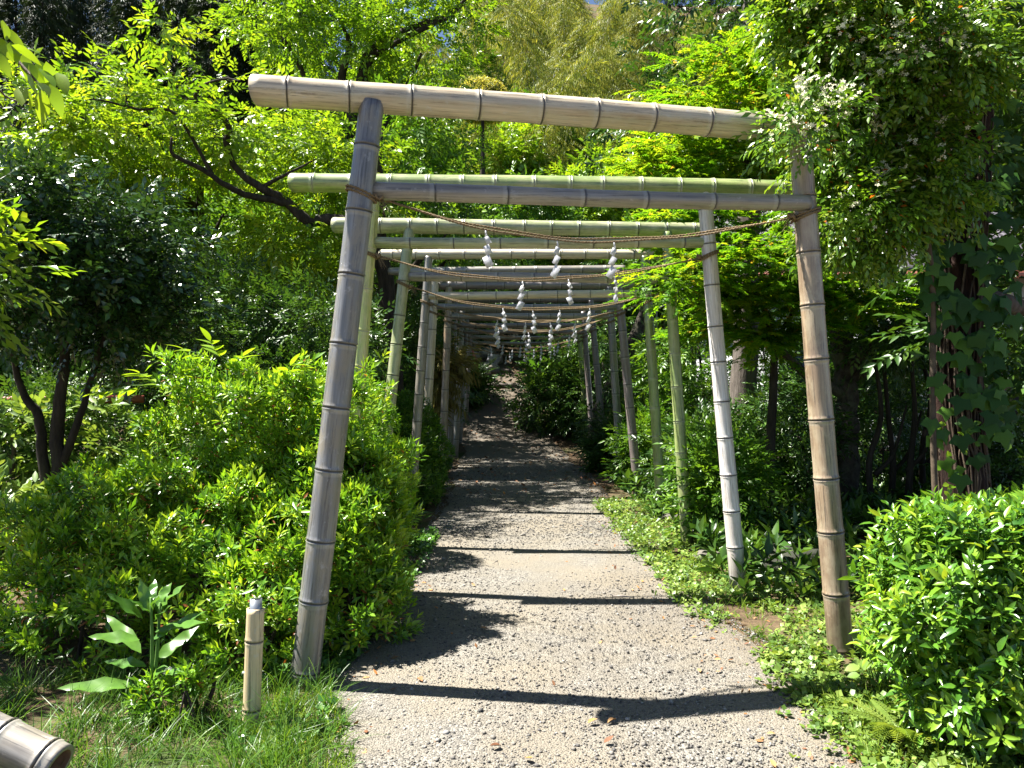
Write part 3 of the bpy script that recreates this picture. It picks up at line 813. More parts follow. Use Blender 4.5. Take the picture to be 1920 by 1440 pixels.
STREAM = [  # photo columns where the papers hang on each rope
    (913, 1047, 1153), (978, 1065, 1152), (942, 998, 1050, 1106), (930, 982, 1030, 1081),
    (932, 990, 1032, 1080), (938, 985, 1028, 1066), (944, 978, 1012, 1047), (920, 962, 1000, 1040), (955, 984, 1012, 1034), (918, 950, 988, 1015)]
PLACE = {3: ('left', 'middle', 'right'), 4: ('leftmost', 'second', 'third', 'rightmost')}
SAG = [.17, .18, .22, .24, .24, .25, .25, .26, .27, .27]
for gi, (A, Bp, rp, ax, bx) in enumerate(rope_ends):
    dirLR = nrm(Bp - A)
    A2 = A + dirLR * (rp + .012); B2 = Bp - dirLR * (rp + .012)
    R = thing('straw_rope', f'twisted straw rope sagging between the posts of the {ORD[gi]} torii gate', 'rope', tuple(A2), 'straw ropes with papers under the gates')
    t = np.linspace(0, 1, 160 if gi < 3 else 60)[:, None]
    lines = []
    for k in range(2):
        sag = SAG[gi] - k * .022
        pth = A2 + (B2 - A2) * t; pth[:, 2] -= sag * 4 * t[:, 0] * (1 - t[:, 0]) * (1 + .08 * np.sin(t[:, 0] * 5 + gi))
        pth[:, 1] += ((k - .5) * .03 + .085) * np.sin(np.pi * t[:, 0]) ** .6; pth[:, 2] += .004 * np.sin(t[:, 0] * 23 + k)
        lines.append(pth)
        V, F = rope_line(pth, .0068 if gi < 2 else .0075, 24)
        part('rope_line', V, F, M['rope'], R, smooth=True)
    for c, axv, sgn in ((A, ax, 1), (Bp, bx, -1)):
        z = nrm(axv); x = nrm(np.cross([0, 1, 0], z)); y = np.cross(z, x)
        for k in range(2):
            aa = np.linspace(0, 2 * np.pi, 40); rr = rp * (.92) + .009
            ring = c + np.cos(aa)[:, None] * x * rr + np.sin(aa)[:, None] * y * rr + z * (k * .017) - z * (.045 * (np.cos(aa)[:, None] * sgn * .5 + .5)) + z * .03
            V, F = rope_line(ring, .008, 24)
            part('post_loop', V, F, M['rope'], R, smooth=True)
        kc = c + dirLR * sgn * (rp + .012)
        kn = []
        for k in range(3):
            aa = np.linspace(0, 2 * np.pi, 18); o_ = U(-.006, .006, 3)
            kn.append(tube(kc + o_ + np.stack([np.cos(aa) * .012 + .006 * k * sgn, np.sin(aa) * .022 - .012, np.sin(aa * 2 + k) * .012], -1), .0075, 6))
        V, F = join(kn); part('knot', V, F, M['rope'], R, smooth=True)
        if gi < 4:
            fr = [tube(np.array([kc, kc + np.array([U(.0, .04) * sgn, -.02 + U(-.01, .01), U(-.05, -.01)]), kc + np.array([U(.02, .07) * sgn, -.025 + U(-.02, .02), U(-.11, -.02)])]), .0013, 3, False) for _ in range(16)]
            V, F = join(fr); part('frayed_end', V, F, M['rope'], R)
    low = lines[0]
    cols = STREAM[gi]
    for ci, px in enumerate(cols):
        d = low[:, 1].mean(); X = (px - 960) / F_PX * d
        i = int(np.argmin(np.abs(low[:, 0] - X))); p0 = low[i]
        V, F = shide([1.02, 1.06, 1.12, 1.12, 1.12, 1.12, 1.12, 1.12, 1.12, 1.12][gi] * U(.92, 1.05), 1 if RNG.random() < .5 else -1, U(-.3, .3))
        o = solo('paper_streamer', V + p0 - np.array([0, .004, .004]), F, M['paper'],
                 f'white zigzag paper streamer, {PLACE[len(cols)][ci]} of {"three" if len(cols) == 3 else "four"} on the rope of the {ORD[gi]} gate', 'streamer', group='paper streamers hanging under the gates', loc=p0)

# ------------------------------------------------------------------ the hillside wood
def copy_tree(o, loc, rz, sc, label=None):
    c = o.copy(); COL.objects.link(c)
    c.location = loc; c.rotation_euler = (0, 0, rz); c.scale = (sc, sc, sc * U(.9, 1.15))
    if label: c['label'] = label
    for ch in o.children:
        k = ch.copy(); COL.objects.link(k); k.parent = c
    return c

T_bam = [spray(11, .55, .21, .034, 1, 40, .5, pend=.55, stem=False, fold=.15) for _ in range(5)]
def bamboo_plant(label, loc, seed, H=9.0):
    t = thing('bamboo_plant', label, 'bamboo', (0, 0, 0), 'bamboo plants in the grove on the hillside')
    a = U(0, 6.28); dirn = np.array([math.cos(a), math.sin(a), 0]); k = np.linspace(0, 1, 14)[:, None]
    pth = dirn * (k ** 2.6) * H * .28 + np.array([0, 0, 1.0]) * (k * H - k ** 4 * H * .13)
    V, F = tube(pth, np.linspace(.05, .008, 14), 6); part('culm', V, F, M['b_olive'], t, {'node': np.zeros(len(V)), 'wax': np.zeros(len(V))}, smooth=True)
    pos, dd = [], []
    for f in np.linspace(.30, 1.0, 46):
        c = np.array([np.interp(f, k[:, 0], pth[:, q]) for q in range(3)])
        for _ in range(9):
            az = U(0, 6.28); r = (.25 + 1.15 * (1.05 - f) + .15) * U(.25, 1)
            o = np.array([math.cos(az), math.sin(az), 0])
            pos.append(c + o * r + np.array([0, 0, .35 * r - .45 * r * r])); dd.append(o + np.array([0, 0, -.35 - .35 * r]))
    pos, dd = np.array(pos), np.array(dd)
    zh = np.array([0, 0, 1.0]) + RNG.normal(size=pos.shape) * .5
    foliage(t, 'foliage', T_bam, pos, dd, zh, M['bamboo_leaf'], (.8, 1.25), (.15, .7))
    return t
def conifer(label, H=17.0):
    t = thing('conifer_tree', label, 'conifer', (0, 0, 0), 'dark conifers on the ridge')
    V, F = tube(np.stack([np.zeros(8), np.zeros(8), np.linspace(0, H, 8)], -1), np.linspace(.28, .03, 8), 8); part('trunk', V, F, M['bark_dark'], t, smooth=True)
    pos, dd = [], []
    for z in np.linspace(.22 * H, H * .98, 40):
        R_ = (H - z) * .17 + .35
        for a in np.linspace(0, 6.28, 6, endpoint=False) + U(0, 6.28):
            for r in np.linspace(.25, 1, 7) * R_ * U(.6, 1.15):
                o = np.array([math.cos(a), math.sin(a), 0]); pos.append(o * r + np.array([0, 0, z - .32 * r]) + U(-.16, .16, 3)); dd.append(o + np.array([0, 0, -.45]) + U(-.5, .5, 3))
    pos, dd = np.array(pos), np.array(dd)
    T = [spray(10, .55, .30, .045, 1, 50, .35, stem=False) for _ in range(3)]
    foliage(t, 'crown', T, pos, dd, np.array([0, 0, 1.0]) + RNG.normal(size=pos.shape) * .3, M['needle'], (.8, 1.3), (.1, .8))
    return t
def broad_tree(label, mat, H=7.0, R_=2.6, clumps=60):
    blobs = [(U(-.25, .25) * R_ * k, U(-.25, .25) * R_ * k, H * z_, R_ * s_, R_ * s_, H * .2) for k, z_, s_ in ((1, .78, .7), (2, .58, .75), (2.5, .42, .8), (2, .68, .6))]
    limbs = [[[0, 0, -.3, .14], [.1, .05, H * .25, .11], [-.1, .1, H * .5, .08], [.1, 0, H * .8, .03]], [[0, .05, H * .28, .07], [.5, .3, H * .5, .05], [.9, .5, H * .62, .02]], [[0, .05, H * .3, .07], [-.6, -.2, H * .5, .05], [-1.1, -.4, H * .6, .02]]]
    return tree('hillside_tree', label, 'tree', (0, 0, 0), limbs, blobs, T_broad, mat, M['bark_dark'], clumps, R_ * .32, 22, flat=.7, group='leafy trees on the hillside')

def on_hill(px, d, dz=-.3):
    x = (px - 960) / F_PX * d
    return np.array([x, d, hz(x, d) + dz])
NTH = 'first second third fourth fifth sixth seventh eighth ninth tenth eleventh twelfth thirteenth fourteenth fifteenth sixteenth seventeenth eighteenth nineteenth twentieth twenty-first twenty-second twenty-third twenty-fourth twenty-fifth twenty-sixth twenty-seventh twenty-eighth twenty-ninth thirtieth'.split()
def place(protos, spots, label):
    spots = sorted(spots)
    fmt = label
    for i, (px, d, sc) in enumerate(spots):
        label = fmt.replace('NTH', NTH[i]) if 'NTH' in fmt else fmt
        if i < len(protos): protos[i]['label'] = label
        p_ = protos[i % len(protos)]; loc = on_hill(px, d)
        if i < len(protos):
            p_.location = loc; p_.scale = (sc,) * 3; p_.rotation_euler = (0, 0, U(0, 6.28))
        else: copy_tree(p_, loc, U(0, 6.28), sc, label)

lb = 'feathery olive-green bamboo plume in the grove on the hillside'
sp = []
for d in np.arange(30, 62, 3.6):
    for px in np.arange(900 - 8 * (d - 30) * 0, 1420, 2300 / d):
        sp.append((px + U(-25, 25), d + U(-1.5, 1.5), U(.75, 1.1)))
place([bamboo_plant(lb, (0, 0, 0), k) for k in range(4)], sp, lb)
lc = 'NTH tall dark conifer from the left on the ridge behind the green trees'
sp = [(-60, 40, 1.0), (30, 44, 1.1), (130, 41, 1.05), (215, 46, 1.15), (300, 43, 1.0), (375, 47, 1.1), (450, 44, 1.05), (520, 48, 1.1), (600, 46, 1.0), (1190, 62, 1.0), (1255, 58, .9), (1330, 60, 1.0), (690, 50, 1.0), (-10, 52, 1.2), (170, 54, 1.2), (340, 55, 1.2), (80, 38, 1.0), (250, 39, 1.05), (410, 40, 1.0), (-40, 48, 1.2), (480, 52, 1.2), (560, 41, .9), (100, 60, 1.3), (290, 62, 1.3), (395, 37, 1.05), (445, 41, 1.15), (350, 41, 1.1)]
place([conifer(lc) for _ in range(2)], sp, lc)
lg = 'NTH leafy tree from the left on the slope behind the torii gates'
sp = [(700, 26, .9), (840, 27, .8), (990, 25.5, .75), (1100, 27, .8), (1200, 29, .85), (770, 32, 1.0), (930, 31, .8), (1040, 33, .8), (620, 30, 1.0), (520, 29, 1.0), (400, 30, 1.0), (290, 31, 1.0), (170, 30, 1.0), (40, 31, 1.0), (-60, 28, .9), (1300, 31, .9), (1420, 30, .9), (1540, 32, 1.0), (1680, 31, 1.0), (1820, 32, 1.0), (1950, 30, 1.0), (860, 38, 1.0), (1480, 36, 1.1), (1750, 38, 1.2), (1880, 40, 1.2), (1600, 42, 1.2), (640, 37, 1.1), (780, 41, 1.1)]
place([broad_tree(lg, M['green']), broad_tree(lg, M['fresh']), broad_tree(lg, M['green'], 7.5, 2.3)], sp, lg)

# round clipped shrub on the slope
c = on_hill(905, 27); top = at(905, 150, 27)
t = thing('clipped_shrub', 'round yellow-green clipped shrub on the slope above the nearest top beam', 'shrub', tuple(top - [0, 0, 1.9]))
n = 2600; u = unit(n); u[:, 2] = np.abs(u[:, 2]); pos = top - np.array([0, 0, 1.15]) + u * np.array([1.05, 1.05, 1.1]) * U(.86, 1.03, n)[:, None]
foliage(t, 'crown', [rosette(7, .14, .05, 1, 60, 5) for _ in range(4)], pos, u, None, M['bamboo_leaf'], (.7, 1.1), (.45, .9), axis='z')
V, F = tube([top - [0, 0, 6.0], top - [0, 0, .8]], [.12, .05], 7); part('trunk', V, F, M['bark_dark'], t)

# ------------------------------------------------------------------ trees left of the path
dA = 11.6
limbsA = [[P4(742, 930, dA, .16), P4(738, 700, dA, .14), P4(728, 560, dA, .125), P4(712, 450, dA - .1, .11), P4(716, 350, dA, .06), P4(690, 240, dA, .03)],
          [P4(712, 455, dA - .1, .105), P4(640, 415, 11.4, .095), P4(575, 412, 11.3, .085), P4(540, 380, 11.2, .075), P4(490, 352, 11.0, .062), P4(445, 318, 10.9, .05), P4(424, 270, 10.8, .046), P4(430, 238, 10.8, .042), P4(400, 205, 10.7, .035), P4(368, 190, 10.7, .028), P4(376, 163, 10.6, .022), P4(420, 148, 10.6, .016), P4(452, 152, 10.5, .008)],
          [P4(540, 380, 11.2, .06), P4(470, 368, 10.9, .05), P4(420, 345, 10.6, .042), P4(380, 318, 10.4, .035), P4(325, 290, 10.2, .026), P4(322, 258, 10.1, .015)],
          [P4(400, 330, 10.6, .03), P4(330, 215, 10.4, .022), P4(260, 205, 10.2, .018), P4(200, 190, 10.0, .013), P4(160, 185, 9.9, .007)],
          [P4(490, 352, 11.0, .035), P4(540, 325, 11.0, .022), P4(590, 300, 11.2, .012)]]
limbsA = limbsA[:1] + [[[p_[0] * (1 - .7 / p_[1]), p_[1] - .7, CAMZ + (p_[2] - CAMZ) * (1 - .7 / p_[1]), p_[3] * .88] for p_ in l] for l in limbsA[1:]]
tree('spreading_tree', 'spreading yellow-green tree with a dark crooked limb left of the gates', 'tree', at(742, 916, dA), limbsA,
     [B(480, 250, 11.2, 230, 110, 1.3), B(240, 250, 10.4, 220, 95, 1.3), B(640, 320, 11.6, 120, 110, 1.0), B(100, 260, 10.2, 170, 90, 1.0), B(260, 40, 10.5, 60, 35, .4), B(560, 470, 11.3, 130, 80, .9)],
     T_fresh, M['fresh'], M['bark_dark'], 180, .42, 15, tone=(.32, .72), horiz=.4, up=.55, flat=.5, shell=.2)
limbsB = [[P4(388, 930, 12, .12), P4(382, 640, 12, .10), P4(378, 480, 12, .09), P4(371, 400, 11.9, .08), P4(330, 355, 11.7, .06), P4(285, 297, 11.5, .04), P4(262, 283, 11.4, .02)],
          [P4(375, 430, 11.9, .06), P4(376, 340, 11.8, .05), P4(392, 305, 11.7, .02)], [P4(378, 500, 12, .05), P4(405, 430, 12, .03), P4(420, 400, 12, .015)],
          [P4(330, 355, 11.7, .04), P4(240, 345, 11.4, .03), P4(150, 300, 11.2, .02), P4(60, 290, 11, .01)]]
tree('slender_tree', 'slender dark-trunked tree standing behind the dark glossy camellia', 'tree', at(388, 910, 12), limbsB,
     [B(110, 360, 11.5, 190, 80, 1.2), B(320, 440, 12.2, 150, 70, 1.0), B(470, 520, 12.5, 150, 70, 1.0), B(250, 330, 11.8, 120, 70, .8)],
     T_fresh, M['green'], M['bark_dark'], 120, .42, 16, tone=(.35, .85), horiz=.4, flat=.5, shell=.3)
dC = 15
limbsC = [[P4(668, 900, dC, .2), P4(664, 500, dC, .18), P4(660, 360, dC, .16), P4(652, 270, dC, .14), P4(690, 112, dC, .115), P4(745, 68, dC, .09), P4(810, 40, dC, .07), P4(862, 12, dC, .05), P4(890, -40, dC, .02)],
          [P4(652, 275, dC, .1), P4(640, 150, dC, .08), P4(655, 90, dC, .06), P4(640, 40, dC, .03), P4(620, -30, dC, .02)],
          [P4(700, 105, dC, .06), P4(780, 60, dC - .5, .05), P4(850, 30, dC - .5, .03)], [P4(655, 340, dC, .09), P4(760, 165, dC + .5, .05), P4(790, 100, dC + .5, .03)],
          [P4(660, 360, dC, .08), P4(560, 120, dC, .05), P4(500, 40, dC, .03)]]
tree('tall_leafy_tree', 'tall light green tree whose forked trunk rises above the nearest top beam', 'tree', at(668, 875, dC), limbsC,
     [B(600, 60, 15, 160, 90, 1.7), B(800, 90, 15, 130, 110, 1.5), B(720, -40, 15, 200, 70, 1.8), B(740, 260, 15.5, 140, 80, 1.3), B(560, 40, 14.5, 70, 60, 1.0)],
     T_fresh_far, M['fresh'], M['bark_dark'], 170, .5, 17, tone=(.22, .6), horiz=.3, flat=.55, shell=.3)

# shading trees left of the far gates
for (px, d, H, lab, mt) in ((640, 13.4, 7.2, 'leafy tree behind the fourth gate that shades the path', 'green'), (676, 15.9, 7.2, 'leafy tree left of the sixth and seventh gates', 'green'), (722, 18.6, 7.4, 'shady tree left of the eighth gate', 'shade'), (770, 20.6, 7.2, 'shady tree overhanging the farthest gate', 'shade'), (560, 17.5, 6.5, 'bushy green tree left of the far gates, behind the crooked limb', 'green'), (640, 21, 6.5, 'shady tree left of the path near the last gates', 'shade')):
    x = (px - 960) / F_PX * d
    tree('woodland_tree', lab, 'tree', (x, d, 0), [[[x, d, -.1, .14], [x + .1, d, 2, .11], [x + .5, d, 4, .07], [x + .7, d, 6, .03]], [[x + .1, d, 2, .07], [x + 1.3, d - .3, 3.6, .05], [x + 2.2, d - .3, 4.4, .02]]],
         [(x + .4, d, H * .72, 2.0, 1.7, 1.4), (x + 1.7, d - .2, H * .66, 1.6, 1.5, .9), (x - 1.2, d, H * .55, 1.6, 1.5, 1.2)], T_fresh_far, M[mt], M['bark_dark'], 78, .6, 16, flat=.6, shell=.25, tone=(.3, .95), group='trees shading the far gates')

# dark camellia
dcm = 6.6
limbs = [[P4(128, 1080, dcm, .075), P4(112, 900, dcm, .06), P4(108, 800, dcm, .055), P4(118, 720, dcm, .045), P4(130, 560, dcm, .03), P4(150, 430, dcm, .015)],
         [P4(100, 1060, dcm, .06), P4(82, 880, dcm, .045), P4(72, 780, dcm, .04), P4(40, 730, dcm, .03), P4(10, 600, dcm, .015)],
         [P4(112, 880, dcm, .04), P4(150, 780, dcm, .03), P4(190, 650, dcm, .02), P4(230, 520, dcm, .01)]]
tree('camellia', 'dark glossy camellia with slim forked stems at the left edge', 'shrub', at(112, 1070, dcm), limbs,
     [B(160, 540, 6.6, 190, 150, .8), B(40, 500, 6.2, 160, 170, .8), B(260, 600, 6.8, 110, 90, .5), B(110, 400, 6.6, 160, 80, .6), B(260, 480, 6.9, 110, 90, .5)],
     T_dark, M['dark'], M['bark_dark'], 180, .26, 20, tone=(.25, .8), as_parts=300, part_name='leafy_twig', flat=.8, shell=.2, horiz=.3)
# lighter shrub behind it
tree('pale_leaved_shrub', 'pale broad-leaved shrub under the camellia at the left edge', 'shrub', at(20, 1000, 7.6), [[P4(20, 1020, 7.6, .03), P4(25, 850, 7.6, .02), P4(40, 780, 7.6, .01)]],
     [B(40, 850, 7.6, 110, 90, .5), B(160, 830, 8, 80, 70, .4), B(-40, 960, 6.4, 90, 70, .4)], [spray(6, .2, .13, .05, 3, 55, .2) for _ in range(4)], M['ground_leaf'], M['twig'], 45, .2, 8, tone=(.3, .8))

# shrub wall behind the azalea, left
for (px, py, d, rx, ry, rd, lab) in (
        (430, 600, 9.5, 150, 110, .9, 'dense small-leaved shrub behind the azalea and beneath the crooked limb'),
        (50, 790, 8.2, 140, 90, .6, 'dark low shrub beneath the camellia at the left edge'),
        (600, 640, 9.0, 120, 100, .8, 'dark green shrub between the azalea and the second gate'),
        (300, 640, 9.8, 120, 110, .8, 'shrub with small glossy leaves behind the camellia stems'),
        (740, 620, 13.6, 90, 120, .7, 'dark shrub between the left posts of the fifth and seventh gates'),
        (560, 560, 14.5, 160, 90, 1.0, 'tall shrub far back between camellia and left gate posts')):
    c = at(px, py, d); g0 = hz(c[0], c[1])
    tree('evergreen_shrub', lab, 'shrub', (c[0], c[1], g0), [[[c[0], c[1], g0 - .1, .05], [c[0] + .1, c[1], .8, .04], [c[0], c[1], c[2], .02]], [[c[0], c[1], g0 + .2, .03], [c[0] - .5, c[1], c[2] * .7, .02], [c[0] - .7, c[1] + .1, c[2], .01]]],
         [B(px, py, d, rx, ry, rd), B(px - 40, py + ry * .9, d, rx, ry * .8, rd)], T_shrub, M['shade'], M['bark_dark'], 90, .3, 20, tone=(.3, .9), flat=.8, shell=.3, group='shrubs behind the azalea')

# ------------------------------------------------------------------ azalea hedge and the clipped bushes along the left edge
def mound(name, label, cat, lobes, tpls, mat, n, as_parts, s, tone, rough_amp=.12, part_name='leafy_shoot', stems=26, group=None, inner=.35, gaps=0.0, boxy=2.0, lumps=0):
    """bush whose shoots sit on a lumpy dome (lobes: x, y, z0, rx, ry, rz)"""
    lo = np.array(lobes); base = (lo[:, 0].mean(), lo[:, 1].mean(), hz(lo[:, 0].mean(), lo[:, 1].mean()))
    t = thing(name, label, cat, base, group)
    A = lo[:, 3] * lo[:, 5] + lo[:, 4] * lo[:, 5]; k = RNG.choice(len(lo), n * 2, p=A / A.sum()); u = unit(n * 2); u[:, 2] = np.where(u[:, 2] < -.35, -u[:, 2], u[:, 2])
    lump = 1 + rough_amp * (fbm(u[:, 0] * 3 + k, u[:, 1] * 3 + u[:, 2] * 2, 77, 3, 1.6) + .6 * np.sin(u[:, 2] * 9 + k))
    depth = np.where(RNG.random(n * 2) < inner, U(.72, .95, n * 2), U(.95, 1.04, n * 2))
    if boxy != 2: lump = lump / (np.abs(u) ** boxy).sum(1) ** (1 / boxy)
    pos = lo[k, :3] + u * lo[k, 3:6] * (lump * depth)[:, None]
    if lumps:
        lc = pos[RNG.choice(len(pos), lumps)]; nd_ = np.min(np.linalg.norm(pos[:, None] - lc[None], axis=-1), 1)
        cc_ = lo[k, :3]; pos = cc_ + (pos - cc_) * (1.12 - .30 * np.clip(nd_ / .26, 0, 1) ** 1.6)[:, None]
    keep = pos[:, 2] > height(pos[:, 0], pos[:, 1]) + .04
    for q in range(len(lo)):
        rel = (pos - lo[q, :3]) / lo[q, 3:6]
        keep &= ~((k != q) & (np.linalg.norm(rel, axis=1) < (.62 if lumps else .8)))
    if gaps: keep &= (fbm(pos[:, 0] + 3 * pos[:, 2], pos[:, 1] - 2 * pos[:, 2], 91, 3, 7.0) + fbm(pos[:, 2] * 1.3 - pos[:, 0], pos[:, 1] + pos[:, 2], 92, 2, 6.0)) > U(-.75, -.25, len(pos)) * gaps
    pos, u, k = pos[keep][:n], u[keep][:n], k[keep][:n]
    nn = nrm(u / lo[k, 3:6]); d = nrm(nn + np.array([0, 0, .75]) + RNG.normal(size=nn.shape) * .28)
    clump = (np.floor(pos[:, 0] / .16) * 7919 + np.floor(pos[:, 1] / .16) * 104729 + np.floor(pos[:, 2] / .16) * 13).astype(np.int64); clump = np.unique(clump, return_inverse=True)[1]
    st = []
    for _ in range(stems):
        q = RNG.integers(0, len(lo)); c = lo[q]; e = c[:3] + unit(1)[0] * c[3:6] * .85; e[2] = abs(e[2] - c[2]) + c[2]
        b0 = np.array([c[0] + U(-.3, .3) * c[3], c[1] + U(-.3, .3) * c[4], hz(c[0], c[1]) - .03]); mid = (b0 + e) / 2 + U(-.1, .1, 3)
        st.append(tube(smooth_path([b0, mid, e], 4), np.linspace(.014, .004, 9), 5))
    V, F = join(st); part('stem', V, F, M['bark_dark'], t)
    foliage(t, 'foliage', tpls, pos, d, None, mat, s, tone, as_parts, part_name, 'z', clump)
    return t

mound('azalea_bush', 'large rounded azalea bush beside the nearest left gate post', 'bush',
      [(-1.9, 5.4, .55, .85, .7, 1.12), (-1.4, 5.4, .45, .6, .65, 1.14), (-2.6, 5.05, .32, .72, .6, .8), (-1.75, 4.8, .3, .72, .48, .68), (-1.12, 5.1, .34, .46, .55, .98), (-2.3, 4.4, .15, .75, .42, .6), (-1.42, 4.35, .12, .32, .3, .55), (-1.0, 4.75, .2, .34, .38, .62)],
      T_az, M['azalea'], 6900, 300, (.8, 1.55), (.22, .9), .19, inner=.22, gaps=.7, boxy=2.3, lumps=150)
mound('clipped_azalea', 'bright clipped azalea behind the second gate, left of the path', 'bush',
      [(-1.55, 7.1, .5, .62, .6, 1.18), (-2.3, 7.3, .5, .7, .6, 1.15)], T_azs, M['azalea'], 2600, 0, (.9, 1.4), (.3, .75), .10)
mound('rounded_green_bush', 'rounded green bush beside the left posts of the fourth and fifth gates', 'bush',
      [(-1.62, 10.6, .45, .75, .6, 1.0), (-1.5, 10.2, .3, .6, .5, .75)], T_azs, M['green'], 2400, 0, (1.0, 1.6), (.35, .9), .10)

# a broad leaf sapling growing through the azalea
def big_leaf(parent, p, d, zh, L_, W_, mat, name='leaf', seg=5, droop=.2, fold=.18, tone=.5, wavy=0.0):
    V, F = leaf(L_, W_, seg, fold, droop)
    if wavy: V[:, 2] += wavy * np.sin(V[:, 1] / L_ * 14 + V[:, 0] * 60) * np.abs(V[:, 0]) / W_ * 2
    R = frame_yz(np.asarray(d, float), np.asarray(zh, float))
    return part(name, V @ R.T + np.asarray(p), F, mat, parent, {'rnd': np.full(len(V), tone)}, smooth=True)
def pinnate(parent, base, tip, n, L_, W_, mat, tone):
    base, tip = np.asarray(base), np.asarray(tip); ax = nrm(tip - base); side = nrm(np.cross(ax, [0, 0, 1.0]))
    V, F = tube([base, (base + tip) / 2 + [0, 0, .02], tip], [.004, .003, .0015], 5); part('stalk', V, F, M['stem'], parent)
    for i in range(n):
        f = .25 + .75 * (i // 2 + 1) / (n // 2 + .5); s_ = 1 if i % 2 else -1
        d = ax * .55 + side * s_ * .85 + np.array([0, 0, U(-.25, .1)])
        if i == n - 1: d = ax
        big_leaf(parent, base + (tip - base) * min(f, 1), d, np.array([0, 0, 1]) + U(-.25, .25, 3), L_ * U(.85, 1.1), W_ * U(.9, 1.1), mat, tone=tone + U(-.12, .12), droop=U(.1, .3))
t = thing('sapling', 'lime-green broad-leaved sapling poking out above the azalea', 'sapling', tuple(at(440, 830, 5.3)))
V, F = tube([at(440, 830, 5.3), at(430, 740, 5.2), at(425, 690, 5.15)], .008, 6); part('stem', V, F, M['stem'], t)
for (b0, e0, n_) in (((425, 690), (345, 655), 7), ((425, 692), (395, 640), 7), ((425, 695), (455, 668), 5), ((430, 740), (560, 695), 7), ((430, 735), (300, 722), 7), ((520, 735), (548, 680), 6), ((300, 722), (190, 735), 9), ((300, 722), (262, 700), 7), ((300, 725), (340, 700), 5)):
    pinnate(t, at(*b0, 5.15), at(*e0, 5.05 + U(-.08, .08)), n_, .135, .052, M['fresh'], .68)

# ------------------------------------------------------------------ right side: maple, ivy tree, jasmine, cedar, leaning trunk
dM = 9.4
limbsM = [[P4(1592, 985, dM, .15), P4(1588, 800, dM, .13), P4(1582, 690, dM, .12), P4(1560, 600, dM, .09), P4(1500, 480, dM - .2, .06), P4(1420, 340, dM - .2, .04), P4(1350, 220, dM, .02)],
          [P4(1582, 690, dM, .09), P4(1590, 620, dM, .075), P4(1640, 540, dM, .05), P4(1680, 490, dM, .03), P4(1700, 440, dM, .02)],
          [P4(1584, 700, dM, .085), P4(1630, 650, dM - .3, .07), P4(1690, 605, dM - .6, .05), P4(1740, 575, dM - .9, .04), P4(1840, 560, dM - 1, .02)],
          [P4(1582, 720, dM, .07), P4(1650, 680, dM, .05), P4(1720, 650, dM, .03), P4(1760, 620, dM, .015)],
          [P4(1586, 740, dM, .07), P4(1510, 700, dM - .3, .055), P4(1460, 650, dM - .5, .04), P4(1400, 560, dM - .8, .025), P4(1320, 510, dM - 1.2, .012)],
          [P4(1560, 600, dM, .06), P4(1560, 500, dM, .045), P4(1530, 380, dM, .03), P4(1500, 200, dM, .015)]]
tree('maple', 'yellow-green maple with layered sprays over the right gate posts', 'maple', at(1592, 965, dM), limbsM,
     [B(1390, 190, 9.3, 170, 110, 1.0), B(1330, 310, 9.0, 190, 55, .9), B(1470, 110, 9.4, 90, 60, .7), B(1250, 330, 9.0, 110, 40, .5)],
     T_map, M['maple'], M['bark_moss'], 150, .36, 20, tone=(.5, .86), flat=.22, horiz=.75, up=.75, shell=.1)
t2 = tree('low_maple', 'low green maple branches reaching across the right posts of the third gate', 'maple', at(1440, 990, 8.6),
     [[P4(1440, 990, 8.6, .06), P4(1446, 800, 8.6, .05), P4(1450, 650, 8.6, .04), P4(1420, 560, 8.3, .03), P4(1340, 520, 7.9, .02), P4(1250, 520, 7.5, .01)], [P4(1450, 650, 8.6, .03), P4(1500, 560, 8.6, .02), P4(1540, 480, 8.6, .01)]],
     [B(1270, 515, 7.5, 110, 50, .5), B(1390, 500, 8.0, 110, 90, .7), B(1330, 430, 8.2, 150, 45, .6), B(1420, 600, 8.3, 130, 90, .6), B(1560, 520, 8.4, 110, 90, .6)],
     T_map, M['maple'], M['bark_dark'], 140, .3, 18, tone=(.28, .82), flat=.22, horiz=.75, up=.75, shell=.1)

# ivy tree
dI = 5.6
ivy = thing('ivy_clad_tree', 'stout reddish-barked tree overgrown with ivy right of the gates', 'tree', tuple(at(1800, 1135, dI)))
limbsI = [[P4(1812, 1180, dI, .21), P4(1805, 1050, dI, .18), P4(1803, 900, dI, .165), P4(1792, 780, dI, .16), P4(1790, 650, dI, .158), P4(1795, 480, dI, .165), P4(1800, 250, dI, .19), P4(1805, 0, dI, .18), P4(1800, -350, dI, .15), P4(1790, -800, dI, .08)],
          [P4(1790, 590, dI, .09), P4(1850, 565, dI, .075), P4(1920, 575, dI + .3, .065), P4(2050, 560, dI + .5, .045)],
          [P4(1800, 60, dI, .1), P4(1700, -60, dI - .2, .07), P4(1600, -120, dI - .3, .04)], [P4(1800, -100, dI, .1), P4(1950, -300, dI + .6, .06), P4(2100, -450, dI + 1.0, .03)]]
blI = [(4.6, 6.6, 5.6, 1.6, 2.2, 1.1), (5.6, 8.6, 5.0, 1.6, 1.8, 1.0), B(1880, 120, 6.0, 110, 200, .6), B(1890, 420, 6.2, 100, 150, .5), B(1880, 640, 6.6, 90, 120, .5)]
cen, pos, d, zh, q = crown_points(blI, 190, .42, 18, .6, .5, .3, .4)
P_, R_ = limb_nodes(limbsI)
ml = []
